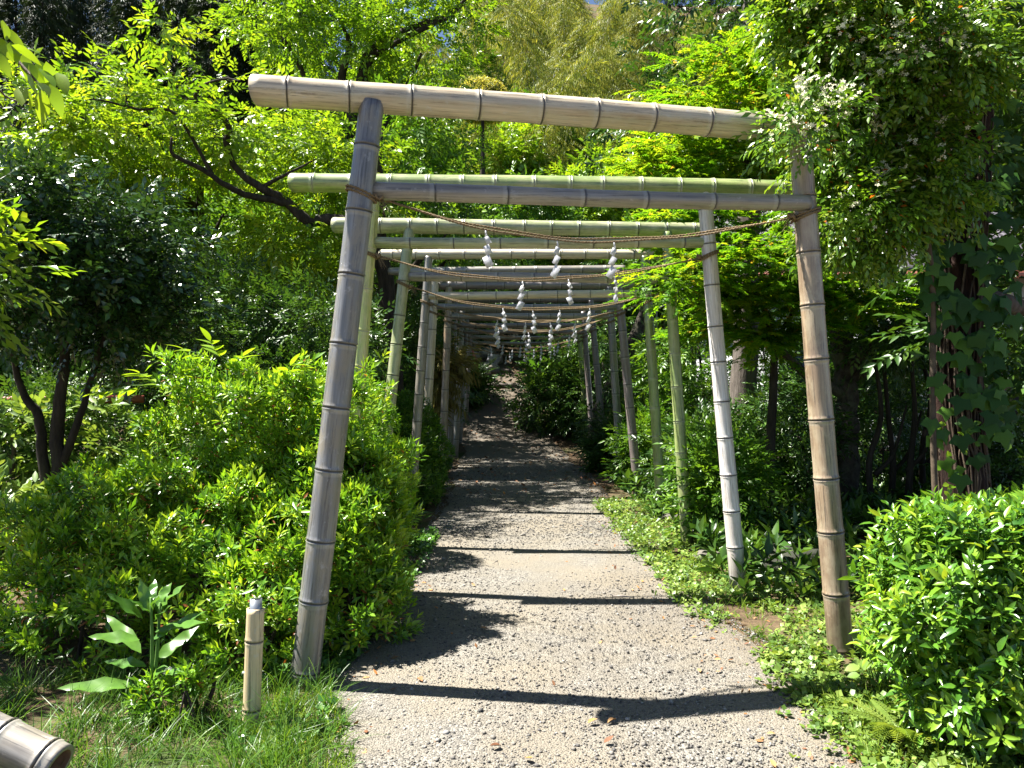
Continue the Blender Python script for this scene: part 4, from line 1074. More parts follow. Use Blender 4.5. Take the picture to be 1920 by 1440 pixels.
for p_, r_ in zip(P_, R_):
    p2 = smooth_path(np.concatenate([p_, r_[:, None]], 1), 3); V, F = tube(p2[:, :3], p2[:, 3], 26)
    ax = p2[np.minimum(np.arange(len(V)) // 26, len(p2) - 1), :3]; rel = V - ax; aa = np.arctan2(rel[:, 1], rel[:, 0])
    V = ax + rel * (1 + .10 * np.sin(aa * 5 + V[:, 2] * 2.5) + .06 * np.sin(aa * 11 - V[:, 2] * 5) + .05 * np.sin(V[:, 2] * 9))[:, None]
    ml.append((V, F))
V, F = join(ml[:1] + ml[2:]); part('trunk', V, F, M['bark_red'], ivy, smooth=True)
V, F = ml[1]; part('limb', V, F, M['bark_grey'], ivy, smooth=True)['label'] = 'grey side limb'
V, F = branches([l for l in limbsI[2:]], cen, wiggle=.12); part('branch', V, F, M['bark_dark'], ivy, smooth=True)
foliage(ivy, 'crown', T_fresh_far, pos, d, zh, M['shade'], (.8, 1.2), (.3, .9), clump=q)
# aerial roots hugging the trunk
rt = []
for k in range(46):
    a = U(2.6, 5.9); z0, z1 = sorted(U(.3, 3.0, 2)); zz = np.linspace(z0, z1, 8); cx = np.interp(zz, P_[0][:, 2], P_[0][:, 0]); rr = np.interp(zz, P_[0][:, 2], R_[0]) * U(1.0, 1.09)
    aa = a + np.cumsum(U(-.16, .16, 8)); rt.append(tube(np.stack([cx + np.cos(aa) * rr, dI + np.sin(aa) * rr, zz], -1), U(.003, .011), 5))
V, F = join(rt); part('aerial_root', V, F, M['twig'], ivy, smooth=True, kind='stuff')
# ivy vine with big lobed leaves, each leaf a part
vine = thing('ivy_vine', 'ivy with large three-lobed leaves climbing the stout reddish trunk', 'vine', tuple(at(1800, 1130, dI - .25)))
st = []
for k in range(5):
    zz = np.linspace(.1, 4.5, 30); a = 4.2 + k * .35 + .35 * np.sin(zz * 1.7 + k * 2); cx = np.interp(zz, P_[0][:, 2], P_[0][:, 0]); rr = np.interp(zz, P_[0][:, 2], R_[0]) * 1.08
    st.append(tube(np.stack([cx + np.cos(a) * rr, dI + np.sin(a) * rr, zz], -1), .008, 5))
V, F = join(st); part('stem', V, F, M['twig'], vine, smooth=True)
IVY = lobed(1.0, [(-62, .62), (0, 1.0), (62, .62)], .55, .25)
def ivy_mesh():
    lb_ = [(-118, .38), (-66, .78), (-30, .58), (0, 1.05), (30, .58), (66, .78), (118, .38)]
    V = [[0, 0, .04]] + [[math.sin(math.radians(a)) * l, math.cos(math.radians(a)) * l, -.22 * l * l] for a, l in lb_]; n_ = len(lb_)
    return np.array(V), np.array([[0, i + 2, i + 1] for i in range(n_ - 1)])
iv = ivy_mesh()
ivm = [mesh_np('leaf', iv[0], iv[1], M['ivy'], {'rnd': np.full(len(iv[0]), tn)}) for tn in (.15, .4, .6, .9)]
spots = [(1740, 520), (1790, 545), (1812, 560), (1850, 540), (1765, 585), (1800, 590), (1840, 585), (1790, 625), (1815, 640), (1850, 620), (1740, 450), (1830, 480), (1870, 500), (1770, 490), (1835, 690), (1860, 730), (1840, 750), (1820, 720), (1870, 670), (1880, 590)]
spots += [(U(1715, 1905), U(20, 640)) for _ in range(150)] + [(U(1815, 1895), U(640, 820)) for _ in range(22)] + [(U(1735, 1775), U(430, 560)) for _ in range(16)] + [(U(1745, 1850), U(560, 900)) for _ in range(26)]
for i, (px, py) in enumerate(spots):
    p0 = at(px, py, dI - .22 - .12 * RNG.random()); o = bpy.data.objects.new('leaf', ivm[RNG.integers(0, 4)])
    n_ = nrm(np.array([U(-.6, .4), -1, U(.2, .8)])); yv = nrm(np.array([U(-.7, .7), -.25, -1.0]))
    R = frame_yz(yv, n_); s_ = (U(.085, .125) if py > 400 else U(.06, .1))
    Mx = Matrix([[*(R[k] * s_), 0] for k in range(3)] + [[0, 0, 0, 1]]); Mx.translation = Vector(p0 - ORIGIN[vine.name])
    COL.objects.link(o); o.parent = vine; o.matrix_local = Mx
for i in range(34):
    p0 = at(U(1755, 1830), U(790, 1010), dI - .24); big_leaf(vine, p0, [U(-1, 1), -.4, U(-.8, .5)], [U(-.3, .3), -.8, .6], U(.04, .06), U(.035, .05), M['fresh'], tone=U(.3, .7), seg=3)

# star jasmine: leaves and flowers
jas = thing('star_jasmine', 'star jasmine full of small white flowers hanging over the nearest gate', 'vine', tuple(at(1700, 1100, 5.3)))
blJ = [B(1640, 250, 5.1, 140, 150, .4), B(1670, 100, 5.0, 190, 120, .5), B(1525, 225, 4.5, 50, 50, .2), B(1500, 255, 4.4, 25, 22, .1), B(1610, 410, 5.0, 90, 80, .35), B(1560, 30, 5.1, 110, 90, .5), B(1710, 330, 5.1, 90, 110, .3)]
cen, pos, d, zh, q = crown_points(blJ, 270, .16, 18, .8, .4, .45, .1)
d = nrm(d + np.array([-.25, -.3, -.35]))
sj = [[P4(1760, 1120, 5.3, .02), P4(1750, 800, 5.3, .02), P4(1745, 500, 5.3, .02), P4(1700, 300, 5.1, .018), P4(1620, 200, 4.9, .014), P4(1520, 240, 4.7, .008)], [P4(1745, 450, 5.3, .015), P4(1720, 150, 5.2, .014), P4(1640, 60, 5.0, .01), P4(1560, 10, 5.0, .006)]]
V, F = branches(sj, cen, .003, 4, 6, rmax=.008); part('stem', V, F, M['twig'], jas, smooth=True)
foliage(jas, 'foliage', T_jas, pos, d, zh, M['jasmine'], (.8, 1.25), (.35, .95), 220, 'leafy_twig', clump=q)
def flower():
    t = Tpl()
    for k in range(5):
        a = k * 1.2566; R = frame_yz(np.array([math.cos(a), math.sin(a), .12]), np.array([0, 0, 1.0])); t.add(leaf(.015, .0085, 1, .1, .1, .7), R, np.zeros(3), 0)
    return t
Fl = []
for _ in range(4):
    t = Tpl()
    for k in range(RNG.integers(4, 8)):
        f = flower().done(); n_ = nrm(np.array([U(-.8, .8), U(-.8, .8), 1])); R = frame_z(n_[None], U(0, 6, 1))[0]
        t.add((f.V, f.F), R, U(-.035, .035, 3), U(0, .6))
    Fl.append(t.done())
w = np.array([math.exp(-((p_[0] / p_[1] * F_PX + 960 - 1620) / 120) ** 2 - ((720 - (p_[2] - CAMZ) / p_[1] * F_PX - 190) / 130) ** 2) for p_ in pos]) + .12
w = w * np.exp(-(pos[:, 1] - 4.7) * 2.5); ii = RNG.choice(len(pos), 120, p=w / w.sum())
fp = pos[ii] + np.array([-.05, -.10, .05]); fd = nrm(np.array([-.45, -.7, .6]) + RNG.normal(size=fp.shape) * .4)
foliage(jas, 'blossom', Fl, fp, fd, None, M['petal'], (.8, 1.2), (.1, .5), axis='z')
fj = RNG.choice(len(pos), 1000, p=w / w.sum()); fp = pos[fj] + np.array([-.03, -.07, .04]) + U(-.05, .05, (1000, 3)); fd = nrm(np.array([-.45, -.7, .6]) + RNG.normal(size=fp.shape) * .4)
foliage(jas, 'blossom', [flower().done()], fp, fd, None, M['petal'], (.9, 1.3), (.1, .5), 300, 'flower', 'z')

# cedar trunk
xc = (1392 - 960) / F_PX * 10.6
tree('cedar_tree', 'thick straight cedar trunk behind the second right gate post', 'tree', (xc, 10.6, 0), [[[xc, 10.6, -.2, .27], [xc, 10.6, .5, .2], [xc + .03, 10.6, 2.5, .165], [xc + .1, 10.6, 5, .14], [xc + .1, 10.6, 8.5, .06]]],
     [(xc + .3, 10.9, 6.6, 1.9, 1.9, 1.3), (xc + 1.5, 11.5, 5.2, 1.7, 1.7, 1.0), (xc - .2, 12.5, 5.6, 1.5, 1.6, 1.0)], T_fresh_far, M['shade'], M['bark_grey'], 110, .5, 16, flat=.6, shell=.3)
# leaning mossy cherry trunk
lean = [P4(1108, 850, 16.2, .16), P4(1133, 753, 16, .15), P4(1160, 703, 15.9, .14), P4(1180, 655, 15.8, .135), P4(1203, 605, 15.8, .125), P4(1225, 545, 15.6, .11), P4(1260, 470, 15.5, .06)]
tree('leaning_tree', 'mossy rough trunk leaning to the right behind the gate posts', 'tree', at(1108, 860, 16.2), [lean],
     [B(1290, 440, 15.5, 110, 50, 1.0), B(1200, 500, 16, 90, 40, .8)], T_fresh_far, M['green'], M['bark_moss'], 40, .5, 14, flat=.5)

# right understorey
RS = [(1355, 910, 7.7, 60, 95, .35, 'green', 'leafy bush at the foot of the second right gate post'),
      (1225, 830, 12.0, 60, 50, .4, 'green', 'low bush at the foot of the fifth right gate post'),
      (1150, 820, 14.2, 45, 45, .4, 'shade', 'small dark bush beside the sixth right gate post'),
      (1310, 650, 12.2, 110, 110, .8, 'green', 'tall sunlit shrub behind the third and fourth right posts'),
      (1500, 820, 9.8, 110, 120, .8, 'shade', 'dark shrub behind the nearest right gate post'),
      (1330, 860, 10.0, 100, 75, .6, 'shade', 'shady shrub in front of the cedar trunk'),
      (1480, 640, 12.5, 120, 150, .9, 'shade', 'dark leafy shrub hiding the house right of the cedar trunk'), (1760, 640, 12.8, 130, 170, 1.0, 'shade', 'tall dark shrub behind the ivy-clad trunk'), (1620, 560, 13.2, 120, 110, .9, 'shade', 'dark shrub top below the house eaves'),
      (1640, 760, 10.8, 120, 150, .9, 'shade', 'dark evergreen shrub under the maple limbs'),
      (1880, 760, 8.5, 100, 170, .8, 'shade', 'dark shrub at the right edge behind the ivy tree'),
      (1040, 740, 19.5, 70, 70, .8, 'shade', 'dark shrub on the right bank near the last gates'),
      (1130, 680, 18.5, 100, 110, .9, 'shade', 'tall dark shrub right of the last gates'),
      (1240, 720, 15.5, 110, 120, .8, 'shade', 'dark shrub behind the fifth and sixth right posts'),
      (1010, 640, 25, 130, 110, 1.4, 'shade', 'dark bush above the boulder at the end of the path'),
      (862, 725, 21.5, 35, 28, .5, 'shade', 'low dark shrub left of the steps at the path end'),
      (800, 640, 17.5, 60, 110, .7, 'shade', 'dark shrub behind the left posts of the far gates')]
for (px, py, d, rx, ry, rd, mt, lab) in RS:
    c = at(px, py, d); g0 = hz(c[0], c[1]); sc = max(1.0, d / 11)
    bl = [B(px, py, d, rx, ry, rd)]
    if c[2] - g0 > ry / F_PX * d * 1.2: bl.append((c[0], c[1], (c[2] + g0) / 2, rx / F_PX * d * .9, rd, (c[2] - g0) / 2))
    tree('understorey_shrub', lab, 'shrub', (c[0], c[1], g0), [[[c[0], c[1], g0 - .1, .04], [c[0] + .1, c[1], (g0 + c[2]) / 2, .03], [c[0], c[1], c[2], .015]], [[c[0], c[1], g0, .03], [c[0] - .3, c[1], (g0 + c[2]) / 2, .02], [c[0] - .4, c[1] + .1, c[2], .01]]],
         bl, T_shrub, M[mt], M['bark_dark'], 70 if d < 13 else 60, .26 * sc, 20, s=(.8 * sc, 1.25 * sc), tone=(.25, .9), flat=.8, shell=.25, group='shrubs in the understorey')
# thin stems between the shrubs on the right
for k, (px, py0, py1, d) in enumerate(((1640, 960, 780, 9.0), (1668, 950, 790, 9.2), (1700, 955, 770, 9.0), (1735, 960, 740, 9.6))):
    t = thing('thin_tree', ['slim dark stem left of the pale wall glimpse', 'slim forked stem in front of the pale wall', 'slim leaning stem nearest the ivy trunk', 'slim back stem beside the ivy trunk'][k], 'tree', tuple(at(px, py0 + 20, d)))
    V, F = join([tube(smooth_path([at(px, py0 + 25, d), at(px + U(-12, 12), (py0 + py1) / 2, d), at(px + U(-20, 20), py1, d), at(px + U(-40, 40), py1 - 120, d)], 5), np.linspace(.045, .02, 16), 7),
                 tube(smooth_path([at(px, (py0 + py1) / 2 + 20, d), at(px + 35, (py0 + py1) / 2 - 20, d), at(px + 60, py1 - 20, d)], 5), np.linspace(.03, .012, 11), 6)])
    part('trunk', V, F, M['bark_dark'], t, smooth=True)
    cen, pos, dd, zh, q = crown_points([B(px, py1 - 160, d, 80, 60, .5)], 16, .3, 14); foliage(t, 'crown', T_shrub, pos, dd, zh, M['shade'], (1, 1.4), (.3, .9), clump=q)

# ------------------------------------------------------------------ right foreground bush
mound('broadleaf_bush', 'bright bush with pointed light green leaves at the right edge', 'bush',
      [(2.08, 3.55, .62, .46, .5, .42), (2.5, 3.75, .62, .55, .55, .5), (1.95, 3.45, .45, .35, .4, .34), (2.55, 3.4, .45, .5, .4, .38), (2.25, 3.5, .2, .5, .42, .28), (2.75, 3.35, .2, .5, .4, .3), (2.7, 3.65, .4, .45, .4, .4), (2.3, 3.25, .48, .42, .28, .34), (2.1, 3.3, .25, .35, .3, .25)], T_priv, M['privet'], 2000, 300, (.7, 1.2), (.14, .76), .15, stems=12, inner=.45, lumps=90)

# ------------------------------------------------------------------ gravel stones, litter, ground cover
def stone_tpl(flat=.6):
    V = np.array([[1, 0, 0], [-1, 0, 0], [0, 1, 0], [0, -1, 0], [0, 0, 1], [0, 0, -1]], float) * U(.7, 1.3, (6, 1)); V[:, 2] *= flat; V += U(-.18, .18, V.shape)
    t = Tpl(); t.add((V, np.array([[0, 2, 4], [2, 1, 4], [1, 3, 4], [3, 0, 4], [2, 0, 5], [1, 2, 5], [3, 1, 5], [0, 3, 5]])), np.eye(3), np.zeros(3)); return t.done()
T_st = [stone_tpl() for _ in range(8)]
def strew(n, y0, y1, spread=0.0, pw=1.0):
    y = y0 + (y1 - y0) * RNG.random(n) ** pw; l, r = edge_l(y) - spread, edge_r(y) + spread
    u_ = RNG.random(n); u_ = np.where(RNG.random(n) < .35, RNG.beta(.45, .45, n), u_)
    return l + (r - l) * u_, y
x1, y1 = strew(30000, 2.9, 9, .10, 1.5); x2, y2 = strew(9000, 8, 15, .1)
x = np.concatenate([x1, x2]); y = np.concatenate([y1, y2]); n = len(x)
s_ = np.concatenate([np.clip(np.exp(RNG.normal(math.log(.0042), .48, len(x1))), .0025, .019), np.clip(np.exp(RNG.normal(math.log(.008), .35, len(x2))), .004, .02)])
pos = np.stack([x, y, PATH_Z(x, y) + s_ * .2], -1)
V, F, rr = scatter(T_st, pos, frame_z(np.array([0, 0, 1.0]) + RNG.normal(size=(n, 3)) * .25, U(0, 6.28, n)), s_, RNG.random(n))
solo('loose_gravel', V, F, M['pebble'], kind='stuff', attrs={'rnd': rr}, label='loose crushed stones strewn over the gravel path', cat='gravel')
# dead leaves
def litter(n, xf, smin=.6, smax=1.3):
    pos = np.array([xf() for _ in range(n)]); pos = np.column_stack([pos, PATH_Z(pos[:, 0], pos[:, 1]) + .006])
    T = [one_leaf(leaf(.05, .024, 3, U(-.5, .6), U(-.3, .4))) for _ in range(6)]
    return scatter(T, pos, frame_z(np.array([0, 0, 1.0]) + RNG.normal(size=(n, 3)) * .35, U(0, 6.28, n)), U(smin, smax, n), RNG.random(n))
def xr():
    y = 3.0 + 6 * RNG.random() ** 1.4; return (edge_r(y) + RNG.normal() * .28 - .05, y)
def xl():
    y = 3.2 + 3 * RNG.random(); return (edge_l(y) + RNG.normal() * .22, y)
def xa():
    y = 3.0 + 9 * RNG.random(); return (U(edge_l(y), edge_r(y)), y)
def xf_():
    y = U(11, 27); return (U(edge_l(y) - .5, edge_r(y) + .5), y)
A_ = [litter(330, xr, .4, 1.0), litter(140, xl, .4, 1.0), litter(40, xa, .4, .9), litter(900, xf_, 1, 2)]
off = np.cumsum([0] + [len(a_[0]) for a_ in A_])
solo('leaf_litter', np.concatenate([a_[0] for a_ in A_]), np.concatenate([a_[1] + o for a_, o in zip(A_, off)]), M['litter'], kind='stuff', attrs={'rnd': np.concatenate([a_[2] for a_ in A_])}, label='brown dead leaves lying on the path edges', cat='leaf litter')
# a few big dead leaves and a pale stick one can pick out on the gravel
for k, (px, py, lab) in enumerate(((1102, 1366, 'large curled tan leaf on the gravel near the front shadow'), (940, 1408, 'dark red curled leaf on the gravel at the bottom'), (1155, 1148 + 210, 'second tan leaf beside the front beam shadow'), (915, 1185, 'tan leaf in the azalea shadow on the gravel'), (1132, 1403, 'small dark red leaf right of the curled dark leaf'), (985, 1430, 'orange-brown leaf at the very bottom of the path'), (785, 1278, 'brown leaf at the lower edge of the azalea shadow'))):
    d = CAMZ * F_PX / (py - 720); p0 = at(px, py, d); Vl, Fl_ = leaf(.055, .03, 4, U(.3, .9), U(-.3, .3)); R = frame_yz(np.array([U(-1, 1), U(-1, 1), .1]), np.array([U(-.3, .3), U(-.3, .3), 1.0]))
    solo('fallen_leaf', Vl @ R.T + np.array([p0[0], p0[1], PATH_Z(p0[0], p0[1]) + .012]), Fl_, M['litter'], lab, 'leaf', group='fallen leaves on the gravel', attrs={'rnd': np.full(len(Vl), (.9, .05, .7, .6, .1, .95, .35)[k])}, smooth=True)
p0 = at(1165, 1120, 5.75)
V, F = join([tube([[p0[0] - .06, 5.76, .022], [p0[0], 5.75, .026], [p0[0] + .09, 5.72, .02]], [.005, .006, .003], 6), tube([[p0[0] - .06, 5.76, .022], [p0[0] - .085, 5.79, .035]], [.004, .003], 5)])
solo('dry_twig', V, F, M['bark_pale'], 'short pale dry twig on the gravel between the second and third beam shadows', 'twig', smooth=True)

# ground cover right: small rounded leaves
def cover(name, label, cat, pts, T, mat, s, tone, lift, stuff=True):
    pts = np.array(pts); n = len(pts); z = height(pts[:, 0], pts[:, 1])
    pos = np.column_stack([pts, z + lift[0] + (lift[1] - lift[0]) * RNG.random(n)])
    d = nrm(np.array([0, 0, 1.0]) + RNG.normal(size=(n, 3)) * .35)
    V, F, rr = scatter(T, pos, frame_z(d, U(0, 6.28, n)), U(s[0], s[1], n), U(tone[0], tone[1], n))
    return solo(name, V, F, mat, label, cat, 'stuff', attrs={'rnd': rr})
T_gc = [rosette(6, .034, .03, 2, 40, -5, .02, fold=.15) for _ in range(5)]
pts = []
while len(pts) < 4200:
    y = 3.0 + 7.5 * RNG.random() ** 1.3; w_ = RNG.random() ** 1.5
    x = edge_r(y) - .10 + w_ * (1.3 if y > 4.2 else .9) + RNG.normal() * .06
    if fbm(np.array(x), np.array(y), 41, 3, 3.5) + .55 > U(-.35, .3): pts.append((x, y))
cover('ground_cover', 'low round-leaved ground cover along the right edge of the path', 'ground cover', pts, T_gc, M['ground_leaf'], (.6, 1.4), (.05, .95), (.005, .06))
pts = []
while len(pts) < 900:
    y = 3.3 + 5 * RNG.random(); x = edge_l(y) + .05 - RNG.random() ** 1.3 * .5
    if fbm(np.array(x), np.array(y), 43, 3, 4) > U(-.6, .5): pts.append((x, y))
cover('shaded_ground_cover', 'dark ground cover leaves at the foot of the azalea', 'ground cover', pts, T_gc, M['weed'], (.8, 1.6), (.1, .8), (.01, .06))
pts = [(x, y) for x, y in zip(U(1.6, 8, 5200), U(5.5, 20, 5200)) if x > edge_r(y) + .25 + .3 * RNG.random()] + [(x, y) for x, y in zip(U(-8, -1, 2600), U(6, 22, 2600)) if x < edge_l(y) - .2]
cover('undergrowth', 'dark leafy undergrowth beneath the trees', 'undergrowth', pts, [rosette(8, .12, .05, 1, 70, 0, .06) for _ in range(4)], M['shade'], (.7, 1.6), (.2, .95), (.02, .28))
# leafy carpet on the hill floor
xs_, ys_ = U(-30, 30, 9000), 22 + 45 * RNG.random(9000) ** 1.5
kp = (xs_ > edge_r(ys_) + .2) | (xs_ < edge_l(ys_) - .2) | (ys_ > 31)
cover('hillside_undergrowth', 'leafy undergrowth covering the hillside', 'undergrowth', np.column_stack([xs_, ys_])[kp], [rosette(8, .36, .15, 1, 70, 0, .1) for _ in range(4)], M['green'], (.7, 1.6), (.0, .7), (.05, .6))

# grass: arching blades in tufts
def blades(n, Lr, W, bend):
    t = Tpl()
    for i in range(n):
        Ln = U(*Lr); az = U(0, 6.28); lean = U(.05, .5); bn = U(*bend); pts_ = []
        for f in (0, .35, .7, 1.0):
            r = Ln * (lean * f + bn * f * f); pts_.append([math.cos(az) * r, math.sin(az) * r, Ln * f * (1 - .45 * bn * f)])
        pts_ = np.array(pts_) + np.array([U(-.03, .03), U(-.03, .03), 0]); sd = np.array([-math.sin(az), math.cos(az), 0]) * W / 2
        V = []
        for p_, w_ in zip(pts_, (1, 1, .7, .05)): V += [p_ - sd * w_, p_ + sd * w_]
        F = [[0, 1, 3], [0, 3, 2], [2, 3, 5], [2, 5, 4], [4, 5, 7], [4, 7, 6]]
        t.add((np.array(V), np.array(F)), np.eye(3), np.zeros(3), U(-.25, .25))
    return t.done()
T_gr = [blades(9, (.10, .24), .0045, (.2, .9)) for _ in range(6)]; T_gs = [blades(9, (.04, .10), .0035, (.1, .6)) for _ in range(4)]
pts = [(U(-2.6, -.75), U(2.6, 4.1)) for _ in range(800)]
pts = [p_ for p_ in pts if p_[0] < edge_l(p_[1]) + .02 and fbm(np.array(p_[0]), np.array(p_[1]), 51, 3, 3) > -.55]
cover('long_grass', 'long arching grass at the lower left around the bamboo stake', 'grass', pts, T_gr, M['grass'], (.5, 1.1), (.0, .55), (-.01, .0))
pts = [(edge_l(y) - RNG.random() * .45 + .06, y) for y in U(2.7, 3.9, 420)] + [(edge_r(y) + RNG.random() ** 1.2 * .6 - .02, y) for y in U(2.8, 4.0, 420)] + [(edge_r(y) + RNG.random() * .9 - .05, y) for y in U(4.0, 7.0, 330)]
cover('short_grass', 'short bright grass tufts along both path edges', 'grass', pts, T_gs, M['grass'], (.6, 1.3), (.35, .95), (-.005, .0))

# ------------------------------------------------------------------ foreground plants and things
# broad-leaved weed
wb = at(280, 1290, 3.75); wb[2] = 0
t = thing('broad_leaved_weed', 'tall weed with large pale-edged leaves in front of the azalea', 'weed', tuple(wb))
tops = [at(283, 1120, 3.7), at(300, 1130, 3.74)]
for tp in tops:
    V, F = tube(smooth_path([wb, (wb + tp) / 2 + [.01, 0, 0], tp], 4), np.linspace(.012, .006, 9), 7); part('stem', V, F, M['stem'], t, smooth=True)
for (bx_, by_, ex, ey, dd, W_) in ((268, 1160, 205, 1110, -.1, .075), (262, 1200, 168, 1190, -.08, .075), (265, 1225, 200, 1150, .1, .07), (255, 1285, 110, 1285, -.12, .08), (285, 1200, 380, 1142, -.05, .07), (290, 1185, 382, 1160, -.15, .06), (292, 1240, 370, 1172, .12, .07), (285, 1260, 345, 1255, -.12, .06), (275, 1250, 195, 1235, .1, .065), (270, 1290, 238, 1262, -.16, .06),
                                   (283, 1150, 262, 1088, .0, .06), (290, 1140, 320, 1092, .05, .055), (300, 1140, 345, 1092, -.02, .05), (285, 1150, 300, 1098, -.1, .05), (280, 1150, 245, 1120, -.12, .05), (298, 1150, 310, 1108, .08, .055), (290, 1165, 318, 1130, -.15, .05), (300, 1280, 322, 1300, -.1, .05), (283, 1130, 290, 1085, .1, .045)):
    a_ = at(bx_, by_, 3.74); e_ = at(ex, ey, 3.74 + dd); ln = np.linalg.norm(e_ - a_)
    big_leaf(t, a_, e_ - a_, np.array([U(-.2, .2), -.5, 1.0]), ln * 1.02, W_, M['weed'], seg=7, droop=.06, fold=.22, tone=U(.4, .95), wavy=.012)
# low azalea sprig beside it
mound('azalea_sprig', 'small yellow-green azalea sprig between the weed and the bamboo stake', 'sprig', [(-1.64, 3.62, .10, .17, .10, .12), (-1.5, 3.62, .17, .08, .08, .12)], T_az, M['azalea'], 62, 60, (.8, 1.25), (.25, .7), .25, stems=7)

# bamboo stake with a metal pipe in its top
a_, b_ = at(470, 1362, 3.58), at(480, 1140, 3.58)
t = thing('bamboo_stake', 'short pale cut bamboo stake with a metal pipe in its top', 'stake', (a_[0], a_[1], 0))
culm('culm', a_ - np.array([0, 0, .05]), b_, .0405, .0385, .30, M['b_cut'], t, seed=5, first=.13, open1=True, slant1=.08)
V, F = tube([b_ - np.array([0, 0, .08]), b_ + np.array([0, 0, .042])], .0275, 20); V2, F2 = tube([b_ + np.array([0, 0, .0425]), b_ + np.array([0, 0, .043])], .022, 16)
part('metal_pipe', V, F, M['zinc'], t, smooth=False); part('pipe_mouth', V2, F2, M['glass'], t)
# bamboo pole lying at the corner
e_ = at(108, 1438, 2.85); s0 = e_ + np.array([-1.0, .10, .40])
t = thing('bamboo_pole', 'weathered cut bamboo pole jutting in at the lower left corner', 'pole', tuple(e_))
culm('culm', e_, s0, .080, .080, .17, M['b_grey'], t, seed=9, first=.05, open0=True)
p1 = s0 + np.array([.1, 0, -.08])
V, F = tube([[p1[0], p1[1], -.1], [p1[0], p1[1], p1[2]]], .05, 12); part('support_post', V, F, M['wood'], t, smooth=True)
# stump left of the path
p0 = at(612, 1240, 4.7); p0[2] = 0
V, F = tube(smooth_path([[p0[0], p0[1], -.05], [p0[0] + .005, p0[1], .14], [p0[0] + .01, p0[1], .32]], 4), np.linspace(.065, .055, 9), 14)
t = thing('wooden_stump', 'short mossy wooden stump in the shade behind the nearest left post', 'stump', tuple(p0)); part('stump', V, F, M['bark_moss'], t, smooth=True)
V, F = tube([[p0[0] + .01, p0[1], .318], [p0[0] + .01, p0[1], .325]], .05, 14); part('cut_face', V, F, M['bark_grey'], t)

# branch hanging in at the top left
t = thing('overhanging_tree', 'tree whose lime-green leafy branch hangs into the top left corner', 'tree', tuple(at(-60, -40, 2.6)))
V, F = join([tube(smooth_path([at(-200, -120, 2.6), at(-60, 20, 2.6), at(20, 100, 2.55), at(80, 165, 2.5)], 5), np.linspace(.012, .003, 16), 6), tube(smooth_path([at(-60, 60, 2.6), at(0, 170, 2.6), at(50, 195, 2.6)], 5), np.linspace(.006, .002, 11), 5)])
part('twig', V, F, M['twig'], t, smooth=True)
for k in range(34):
    f = RNG.random(); p0 = at(-60 + 150 * f + U(-30, 22), 5 + 150 * f + U(-35, 40), 2.55 + U(-.1, .12))
    big_leaf(t, p0, [U(.0, .7), U(-.5, .3), U(-1, -.25)], [U(-.5, .3), U(-.8, .2), 1.0], U(.07, .115), U(.035, .05), M['fresh'], tone=U(.45, .85), droop=U(.05, .35))

cen, pos, dd, zh, q = crown_points([(-3.5, 4.75, 2.45, .38, .3, .5), (-4.0, 4.75, 2.8, .45, .3, .5), (-4.6, 3.9, 3.0, .4, .4, .5)], 34, .25, 14); V, F = branches([[[-4.3, 3.3, -.1, .09], [-4.25, 3.3, 1.5, .07], [-4.0, 3.3, 2.8, .04], [-3.4, 3.0, 3.3, .015]]], cen)  # crown blobs added mostly out of view to shade the azalea's lower front
part('trunk', V, F, M['bark_dark'], t, smooth=True); foliage(t, 'crown', T_fresh, pos, dd, zh, M['fresh'], (.8, 1.2), (.3, .8), clump=q)
# red rail fence at the left
t = thing('rail_fence', 'red painted rail fence half hidden behind the camellia', 'fence', (-4.6, 8.6, 0))
V, F = tube([at(-120, 752, 8.4), at(270, 748, 8.9)], .045, 12); part('rail', V, F, M['rail'], t, smooth=True)
V, F = tube([at(-120, 880, 8.4), at(90, 873, 8.65)], .035, 12); part('rail', V, F, M['rail'], t, smooth=True)
for px in (-80, 60):
    p0 = at(px, 745, 8.6); V, F = tube([[p0[0], p0[1] + .06, -.1], [p0[0], p0[1] + .06, p0[2] + .03]], .045, 10); part('post', V, F, M['rail'], t, smooth=True)

# rocks
def rock(c, r, seed, flat=1.0):
    r_ = np.random.default_rng(seed); th = np.linspace(0, np.pi, 13); ph = np.linspace(0, 2 * np.pi, 20, endpoint=False); T_, P2 = np.meshgrid(th, ph, indexing='ij')
    d = np.stack([np.sin(T_) * np.cos(P2), np.sin(T_) * np.sin(P2), np.cos(T_)], -1)
    k = 1 + sum(.10 / (q + 1) * np.sin(d @ r_.normal(size=3) * (2.2 + 1.8 * q) + r_.uniform(0, 6)) for q in range(4))
    V = (d * k[..., None] * np.array(r)).reshape(-1, 3) + np.array(c); n = len(ph)
    i = np.arange(len(th) - 1)[:, None] * n; j = np.arange(n)[None]; j2 = (j + 1) % n; q = np.stack([i + j, i + n + j, i + n + j2, i + j2], -1).reshape(-1, 4)
    return V, np.concatenate([q[:, [0, 1, 2]], q[:, [0, 2, 3]]])
V, F = rock((2.4, 6.6, .06), (.44, .26, .16), 3); solo('garden_rock', V, F, M['rock_dark'], 'long low dark rock behind the nearest right gate post', 'rock', smooth=True)
V, F = rock((1.78, 7.05, .02), (.14, .1, .07), 4); solo('small_rock', V, F, M['rock'], 'small tan rock left of the long low rock', 'rock', smooth=True)
V, F = rock((1.98, 9.05, .03), (.24, .13, .06), 5); solo('edging_stone', V, F, M['rock'], 'flat pale edging stone between the third and fourth right posts', 'stone', smooth=True)
bz = hz(.42, 24.2)
V, F = rock((.42, 24.2, bz + .7), (.52, .4, 1.05), 8); solo('standing_boulder', V, F, M['rock_dark'], 'tall dark standing boulder at the end of the path', 'boulder', smooth=True)
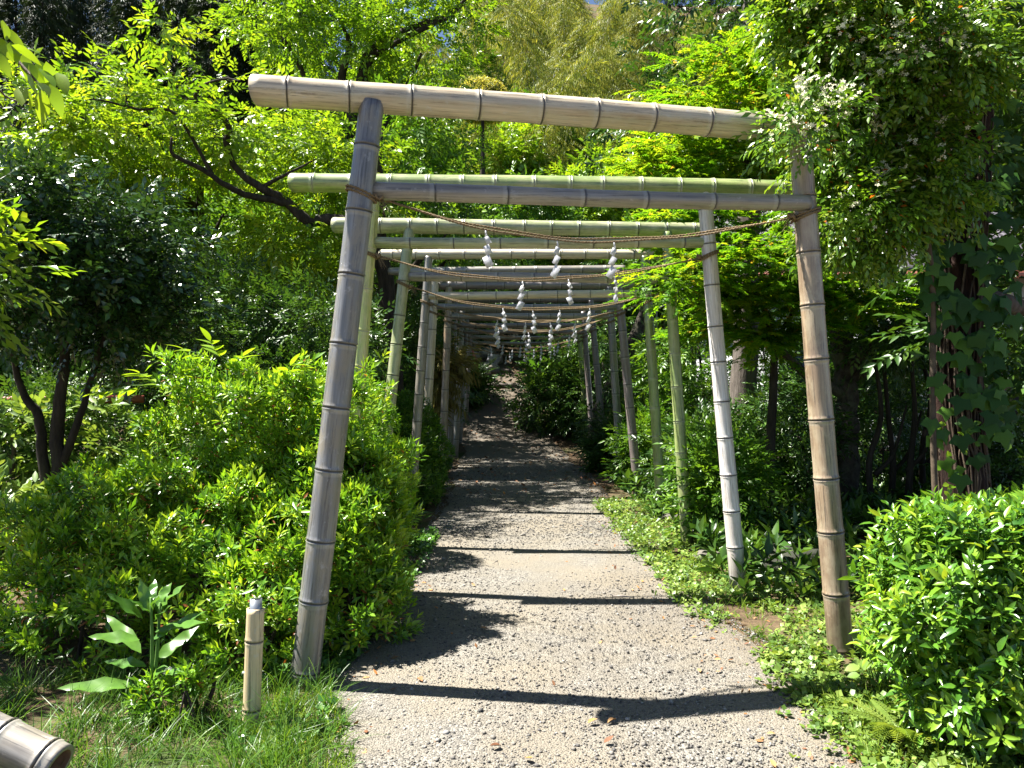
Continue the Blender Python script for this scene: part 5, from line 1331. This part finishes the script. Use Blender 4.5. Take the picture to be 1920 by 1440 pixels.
# strap-leaved plants by the rock
for k, (px, py, d, lab) in enumerate(((1445, 1085, 6.2, 'strap-leaved clump just right of the second right post'), (1535, 1095, 6.0, 'strap-leaved clump behind the nearest right post'))):
    g0 = at(px, py, d); g0[2] = hz(g0[0], d) + .01
    t = thing('strap_leaved_plant', lab, 'plant', tuple(g0), 'strap-leaved plants by the long rock')
    for i in range(22):
        a = U(0, 6.28); big_leaf(t, g0 + U(-.03, .03, 3) * [1, 1, 0], [math.cos(a), math.sin(a), U(.5, 1.3)], [-math.cos(a) * .3, -math.sin(a) * .3, 1], U(.15, .26), U(.022, .032), M['ground_leaf'], droop=U(.4, .9), tone=U(.3, .8), seg=6)
# fern at the right corner
g0 = at(1690, 1380, 3.45); g0[2] = .02
t = thing('fern', 'pale yellow-green fern in front of the right bush', 'fern', tuple(g0))
for i in range(13):
    a = U(1.5, 5.2); Lf = U(.2, .32); tf = Tpl()
    for f in np.linspace(.12, 1, 16):
        for sgn in (-1, 1):
            R = frame_yz(np.array([sgn * 1.0, .45, -.05]), np.array([0, 0, 1.0])); tf.add(leaf(.085 * (1.06 - f) * (.5 + f * .8) + .006, .016, 1, .1, .15), R, np.array([0, Lf * f, Lf * (.25 * f - .55 * f * f)]), U(-.1, .1))
    tf.add(tube(np.array([[0, Lf * f, Lf * (.25 * f - .55 * f * f)] for f in np.linspace(0, 1, 6)]), .0018, 4, False), np.eye(3), np.zeros(3), 0); tf.done()
    R = frame_yz(np.array([math.cos(a), math.sin(a), U(.5, .9)]), np.array([0, 0, 1.0]))
    part('frond', tf.V @ R.T + g0, tf.F, M['fern'], t, {'rnd': np.clip(tf.R + U(.3, .8), 0, 1)})
# weeds with round leaves under the bush
t = thing('round_leaved_weed', 'round-leaved weed at the foot of the nearest right gate post', 'weed', tuple(at(1640, 1240, 4.2) * [1, 1, 0]))
for i in range(34):
    p0 = at(U(1605, 1690), U(1150, 1330), U(3.75, 4.1)); big_leaf(t, p0, [U(-1, 1), U(-1, .2), U(-.3, .5)], [U(-.3, .3), -.4, 1], U(.045, .075), U(.04, .06), M['ground_leaf'], tone=U(.3, .8), seg=4)
V, F = join([tube([at(U(1630, 1660), 1330, 4.0) * [1, 1, 0], at(U(1605, 1690), U(1150, 1250), 3.95)], .003, 4) for _ in range(8)]); part('stem', V, F, M['stem'], t)
# withered drooping foliage left at the far gates
tree('withered_shrub', 'withered yellowish drooping leaves at the left posts of the far gates', 'shrub', at(842, 850, 13.6), [[P4(835, 870, 13.6, .03), P4(840, 720, 13.5, .025), P4(848, 680, 13.4, .012)]],
     [B(845, 715, 13.4, 28, 40, .25), B(820, 700, 13.4, 25, 45, .25)], [spray(9, .3, .2, .03, 1, 35, .9, pend=.9, stem=False) for _ in range(3)], M['wither'], M['twig'], 14, .2, 12, s=(.8, 1.2))

# ------------------------------------------------------------------ end of the path: steps, bank, rails
for k in range(7):
    y = 22.6 + k * .95; xl_, xr_ = edge_l(y) + .1, edge_r(y) - .1
    z0 = hz((xl_ + xr_) / 2, y) + .05; zz = np.linspace(0, 1, 6)
    V, F = tube(np.stack([xl_ + (xr_ - xl_) * zz, y + .05 * np.sin(zz * 7 + k), z0 + .02 * np.sin(zz * 5 + k)], -1), .085, 9)
    o = part('log_step', V, F, M['bark_grey'], path, smooth=True)
def ground_hit(px, py):
    d = np.linspace(12, 60, 2400); p_ = np.stack([(px - 960) / F_PX * d, d, CAMZ - (py - 720) / F_PX * d], -1)
    i = int(np.argmax(p_[:, 2] < height(p_[:, 0], p_[:, 1]))); return p_[i]
for k in range(9):
    px, py = 866 + 64 * RNG.random(), 640 + 58 * k / 8; c = ground_hit(px, py); V, F = rock(c, (U(.2, .45), U(.25, .4), U(.14, .28)), 20 + k)
    solo('bank_stone', V, F, M['bank'], f'pale sunlit stone, {NTH[k]} placed on the bank above the steps', 'stone', group='stones on the sunlit bank', smooth=True)
for k, (a_, b_, lab) in enumerate((((880, 648, 23.9), (906, 702, 23.4), 'thin reddish handrail pole slanting down the steps'), ((915, 700, 23.6), (938, 672, 24.0), 'thick pale rail pole leaning across the upper steps'))):
    V, F = tube([at(*a_), at(*b_)], .045 if k == 0 else .07, 8); solo('rail_pole', V, F, M['rail' if k == 0 else 'bark_pale'], lab, 'pole', smooth=True)
V, F = tube([at(934, 800, 24.5), at(936, 700, 24.5), at(934, 560, 24.5)], [.11, .09, .07], 9); t = thing('dark_tree', 'slim dark trunk standing beside the steps at the path end', 'tree', tuple(at(934, 790, 24.5))); part('trunk', V, F, M['bark_dark'], t, smooth=True)
cen, pos, dd, zh, q = crown_points([B(960, 550, 24.5, 90, 60, 1.2)], 30, .5, 16); foliage(t, 'crown', T_fresh_far, pos, dd, zh, M['shade'], (1, 1.4), (.2, .9), clump=q)

# ------------------------------------------------------------------ house behind the trees on the right
hx0, hx1, hy0, hy1 = 5.6, 12.5, 17.5, 23.5
H = thing('house', 'white plastered house with grey tiled roof hidden behind the maple', 'house', ((hx0 + hx1) / 2, hy0, 0))
V, F = box(hx0, hx1, hy0, hy1, -.5, 4.0); part('wall', V, F, M['plaster'], H)
V, F = box(hx0 - .9, hx1 + .9, hy0 - 1.0, hy0 - .94, 3.86, 4.02); part('eave_board', V, F, M['eave'], H)
rv = np.array([[hx0 - .95, hy0 - 1.0, 4.0], [hx1 + .95, hy0 - 1.0, 4.0], [hx1 + .2, (hy0 + hy1) / 2, 6.1], [hx0 - .2, (hy0 + hy1) / 2, 6.1], [hx0 - .95, hy1 + 1, 4.0], [hx1 + .95, hy1 + 1, 4.0]])
V = np.concatenate([rv, rv - [0, 0, -.12]]); Fq = [[0, 1, 2, 3], [3, 2, 5, 4], [0, 3, 4, 0], [1, 5, 2, 1]]
F = []
for q_ in Fq: F += [[q_[0] + 6, q_[1] + 6, q_[2] + 6], [q_[0] + 6, q_[2] + 6, q_[3] + 6]] if q_[0] != q_[3] else [[q_[0] + 6, q_[1] + 6, q_[2] + 6]]
F += [[0, 2, 1], [0, 3, 2], [0, 1, 7], [0, 7, 6], [0, 6, 10], [0, 10, 4], [1, 5, 11], [1, 11, 7]]
roof = part('roof', V, np.array(F), M['roof'], H)
tl = [tube([[x, hy0 - 1.0, 4.13], [hx0 - .2 + (x - hx0 + .95) / (hx1 - hx0 + 1.9) * (hx1 - hx0 + .4), (hy0 + hy1) / 2, 6.23]], .05, 6) for x in np.arange(hx0 - .9, hx1 + .9, .28)]
for tv in tl[:30]: part('tile_row', tv[0], tv[1], M['roof'], roof)
for x in (6.1, 7.9, 9.6, 11):
    V, F = box(x, x + 1.2, hy0 - .03, hy0 - .01, .9, 2.6); w_ = part('window', V, F, M['glass'], H)
    for bx_ in ((x - .06, x, .84, 2.66), (x + 1.2, x + 1.26, .84, 2.66), (x + .57, x + .63, .9, 2.6)):
        V, F = box(bx_[0], bx_[1], hy0 - .06, hy0 - .005, bx_[2], bx_[3]); part('frame', V, F, M['wood'], w_)
V, F = box(6.1, 8.2, 13.6, 13.75, -.2, 1.0); W = solo('garden_wall', V, F, M['plaster'], 'low white garden wall glimpsed between dark stems on the right', 'wall')
